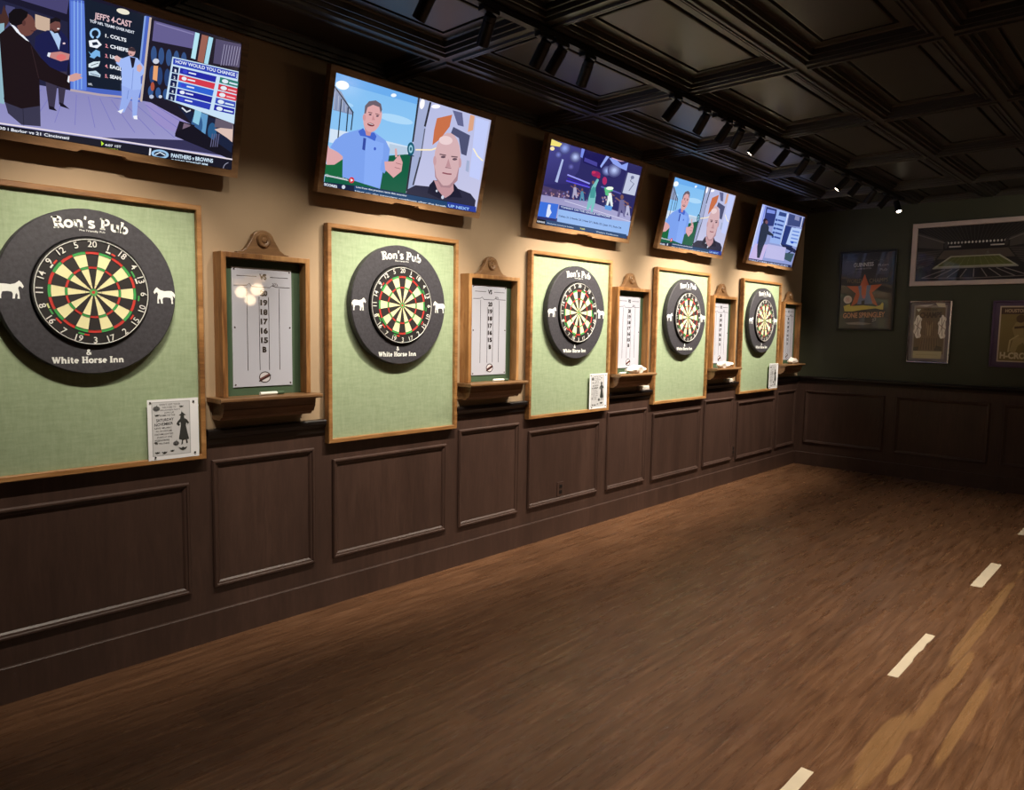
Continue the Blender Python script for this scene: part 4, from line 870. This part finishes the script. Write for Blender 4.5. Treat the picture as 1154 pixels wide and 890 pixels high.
def champs_art(A):
    A.poly([(0, 0), (100, 0), (100, 160), (0, 160)], (96, 82, 90), (120, 108, 116)); A.poly([(8, 8), (92, 8), (92, 152), (8, 152)], (150, 134, 130)); A.poly([(12, 14), (88, 14), (88, 140), (12, 140)], (112, 92, 70)); A.poly([(14, 8), (60, 5), (40, 12)], (200, 190, 184)); A.poly([(62, 2), (86, 3), (88, 14), (70, 12)], (206, 192, 170))
    A.poly([(14, 18), (26, 18), (20, 26)], (220, 212, 200))
    for sx in (20, 82):
        for k in range(5):
            A.ell(sx+(-5 if k % 2 else 4)*(1 if sx < 50 else 1), 46+k*11, 6, 7, (230, 218, 206))
        A.ell(sx, 66, 8.5, 32, (246, 236, 226)); 
        for k in range(6): a = k*60+15; A.line([(sx, 66), (sx+8*math.cos(R(a)), 66+26*math.sin(R(a)))], 1.4, (130, 104, 84))
    A.text('WORLD SERIES', (34, 22), (68, 22), 5, (70, 54, 42), .02); A.text('CHAMPS', (24, 42), (80, 40), 14, (70, 52, 40), .04)
    A.poly([(34, 48), (68, 48), (64, 70), (74, 76), (72, 90), (78, 130), (28, 130), (30, 96), (36, 84)], (124, 100, 76)); A.poly([(40, 50), (50, 64), (60, 50), (56, 90), (44, 90)], (150, 126, 96))
    for k in range(7): A.line([(34+k*6, 96), (31+k*7, 128)], 1.5, (86, 68, 52))
    for k in range(5): A.line([(40+k*5, 50), (38+k*6, 90)], 1.2, (84, 64, 48))
    A.poly([(12, 122), (26, 120), (24, 132), (12, 132)], (80, 66, 54)); A.poly([(70, 116), (84, 120), (84, 130), (66, 130)], (84, 68, 54)); A.poly([(12, 132), (86, 132), (84, 152), (12, 152)], (190, 176, 140)); A.line([(20, 142), (76, 142)], 1.4, (170, 156, 122))
def player_art(A):
    A.poly([(0, 0), (100, 0), (100, 140), (0, 140)], (84, 66, 92)); A.poly([(9, 8), (91, 8), (91, 132), (9, 132)], (200, 180, 158)); A.poly([(11.5, 11), (88.5, 11), (88.5, 129), (11.5, 129)], (132, 112, 66)); A.poly([(11.5, 11), (88.5, 11), (88.5, 26), (11.5, 26)], (78, 54, 44))
    A.text('HOUSTON HEROES', (18, 22), (84, 22), 7, (196, 170, 140), .03)
    A.poly([(38, 44), (60, 40), (68, 56), (66, 78), (38, 78), (32, 58)], (156, 134, 88)); A.ell(46, 36, 8, 9, (92, 68, 44)); A.line([(36, 56), (52, 54), (64, 62)], 5, (84, 60, 38)); A.poly([(36, 78), (66, 78), (72, 106), (62, 108), (52, 88), (44, 96), (40, 112), (30, 108)], (168, 146, 98)); A.line([(28, 110), (30, 84), (44, 72)], 3, (190, 168, 120)); A.line([(60, 50), (80, 30)], 3, (176, 140, 90))
    A.text('H-CROWN', (14, 124), (84, 124), 13, (214, 196, 160), .05)
FB = [(0, .001), (0, .022), (.003, .024), (.018, .024), (.022, .018), (.022, .001)]
FW = [(0, .001), (0, .03), (.004, .034), (.046, .034), (.05, .026), (.05, .001)]
FS = [(0, .001), (0, .024), (.004, .028), (.016, .026), (.02, .018), (.02, .001)]
far_frame('framed_poster', -.44, -1.05, 1.641, 2.548, FB, M_black, 'black framed dark poster with an orange star and yellow bat on the green wall', (quad_map([(112, 100), (604, 92), (584, 770), (96, 765)]), star_art), M_glazed, inset=.02)
far_frame('framed_photograph', -1.197, -2.40, 2.135, 2.806, FW, M_whiteframe, 'wide white framed photograph of a floodlit stadium with a green field', (lambda x, y: (x/200, 1-y/100), field_art), M_glazed, inset=.048)
far_frame('framed_print', -1.21, -1.627, 1.298, 1.975, FS, M_silver, 'small silver framed champions print hanging below the wide stadium photograph', (lambda x, y: (x/100, 1-y/160), champs_art), M_glazed, inset=.018)
far_frame('framed_print', -1.996, -2.53, 1.288, 1.967, FS, M_purple, 'purple matted print of a ball player, cut by the right picture edge', (lambda x, y: (x/100, 1-y/140), player_art), M_glazed, inset=.018)

# ------------------------------------------------------------------ tape marks on the floor
TL = ['cream tape dash on the floor at the bottom edge of the picture', 'long cream tape dash with a torn right edge, second up from the bottom', 'cream tape dash on the floor, third up from the bottom', 'cream tape dash farthest away, at the right edge of the picture']
for i, (x0, x1) in enumerate([(1.975, 2.645), (3.67, 4.345), (5.40, 6.06), (7.10, 7.75)]):
    rr = random.Random(i+3); y0, y1 = -2.612, -2.658
    if i == 2: y1 = -2.675; 
    n = 14; pts = [(x0+(x1-x0)*k/n, y0+rr.uniform(-.001, .001)) for k in range(n+1)]
    jag = [y1+(rr.choice([0, 0, .006, .013, .003]) if i == 1 and 3 < k < 12 else rr.uniform(-.001, .001)) for k in range(n+1)]
    pts += [(x0+(x1-x0)*k/n+(.01 if k in (0,) else 0), jag[k]) for k in range(n, -1, -1)]
    tag(MB().prism(pts, .0003, .0012, 'z').build('floor_tape', M_tape), TL[i], 'tape', 'tape dashes of the throw line')

# ------------------------------------------------------------------ pendants over the bar side of the room (behind the photographer)
def pendant(x, y, z, lab):
    t = empty('pendant_light', (x, y, z))
    MB().lathe([(0, -.0), (.07, .006), (.13, .03), (.17, .07), (.18, .10), (.176, .10), (.165, .072), (.126, .036), (.07, .012), (0, .006)], 32, 'z').build('bowl_shade', M_bowl, t)
    MB().tube([(0, 0, .006), (0, 0, ZC-.06-z)], .008, 8).build('rod', M_black, t)
    MB().lathe([(0, ZC-.06-z), (.05, ZC-.06-z), (.055, ZC-.04-z), (0, ZC-.04-z)], 20, 'z').build('canopy', M_black, t)
    L = bpy.data.lights.new('bulb', 'POINT'); L.energy = PENDANT_W; L.color = (1, .72, .45); L.shadow_soft_size = .09
    o = bpy.data.objects.new('light_source', L); C.objects.link(o); o.parent = t; o.location = (0, 0, -.10)
    return tag(t, lab, 'pendant light', 'bowl pendants behind the photographer')
for x, y, z, w in ((5.33, -6.56, 2.2, 'nearest the throw line'), (5.70, -7.78, 2.2, 'in the middle of the cluster'), (6.1, -8.26, 2.1, 'lowest of the cluster'), (7.3, -8.0, 2.2, 'on the right of the cluster')):
    pendant(x, y, z, 'frosted bowl pendant on a black rod, ' + w)
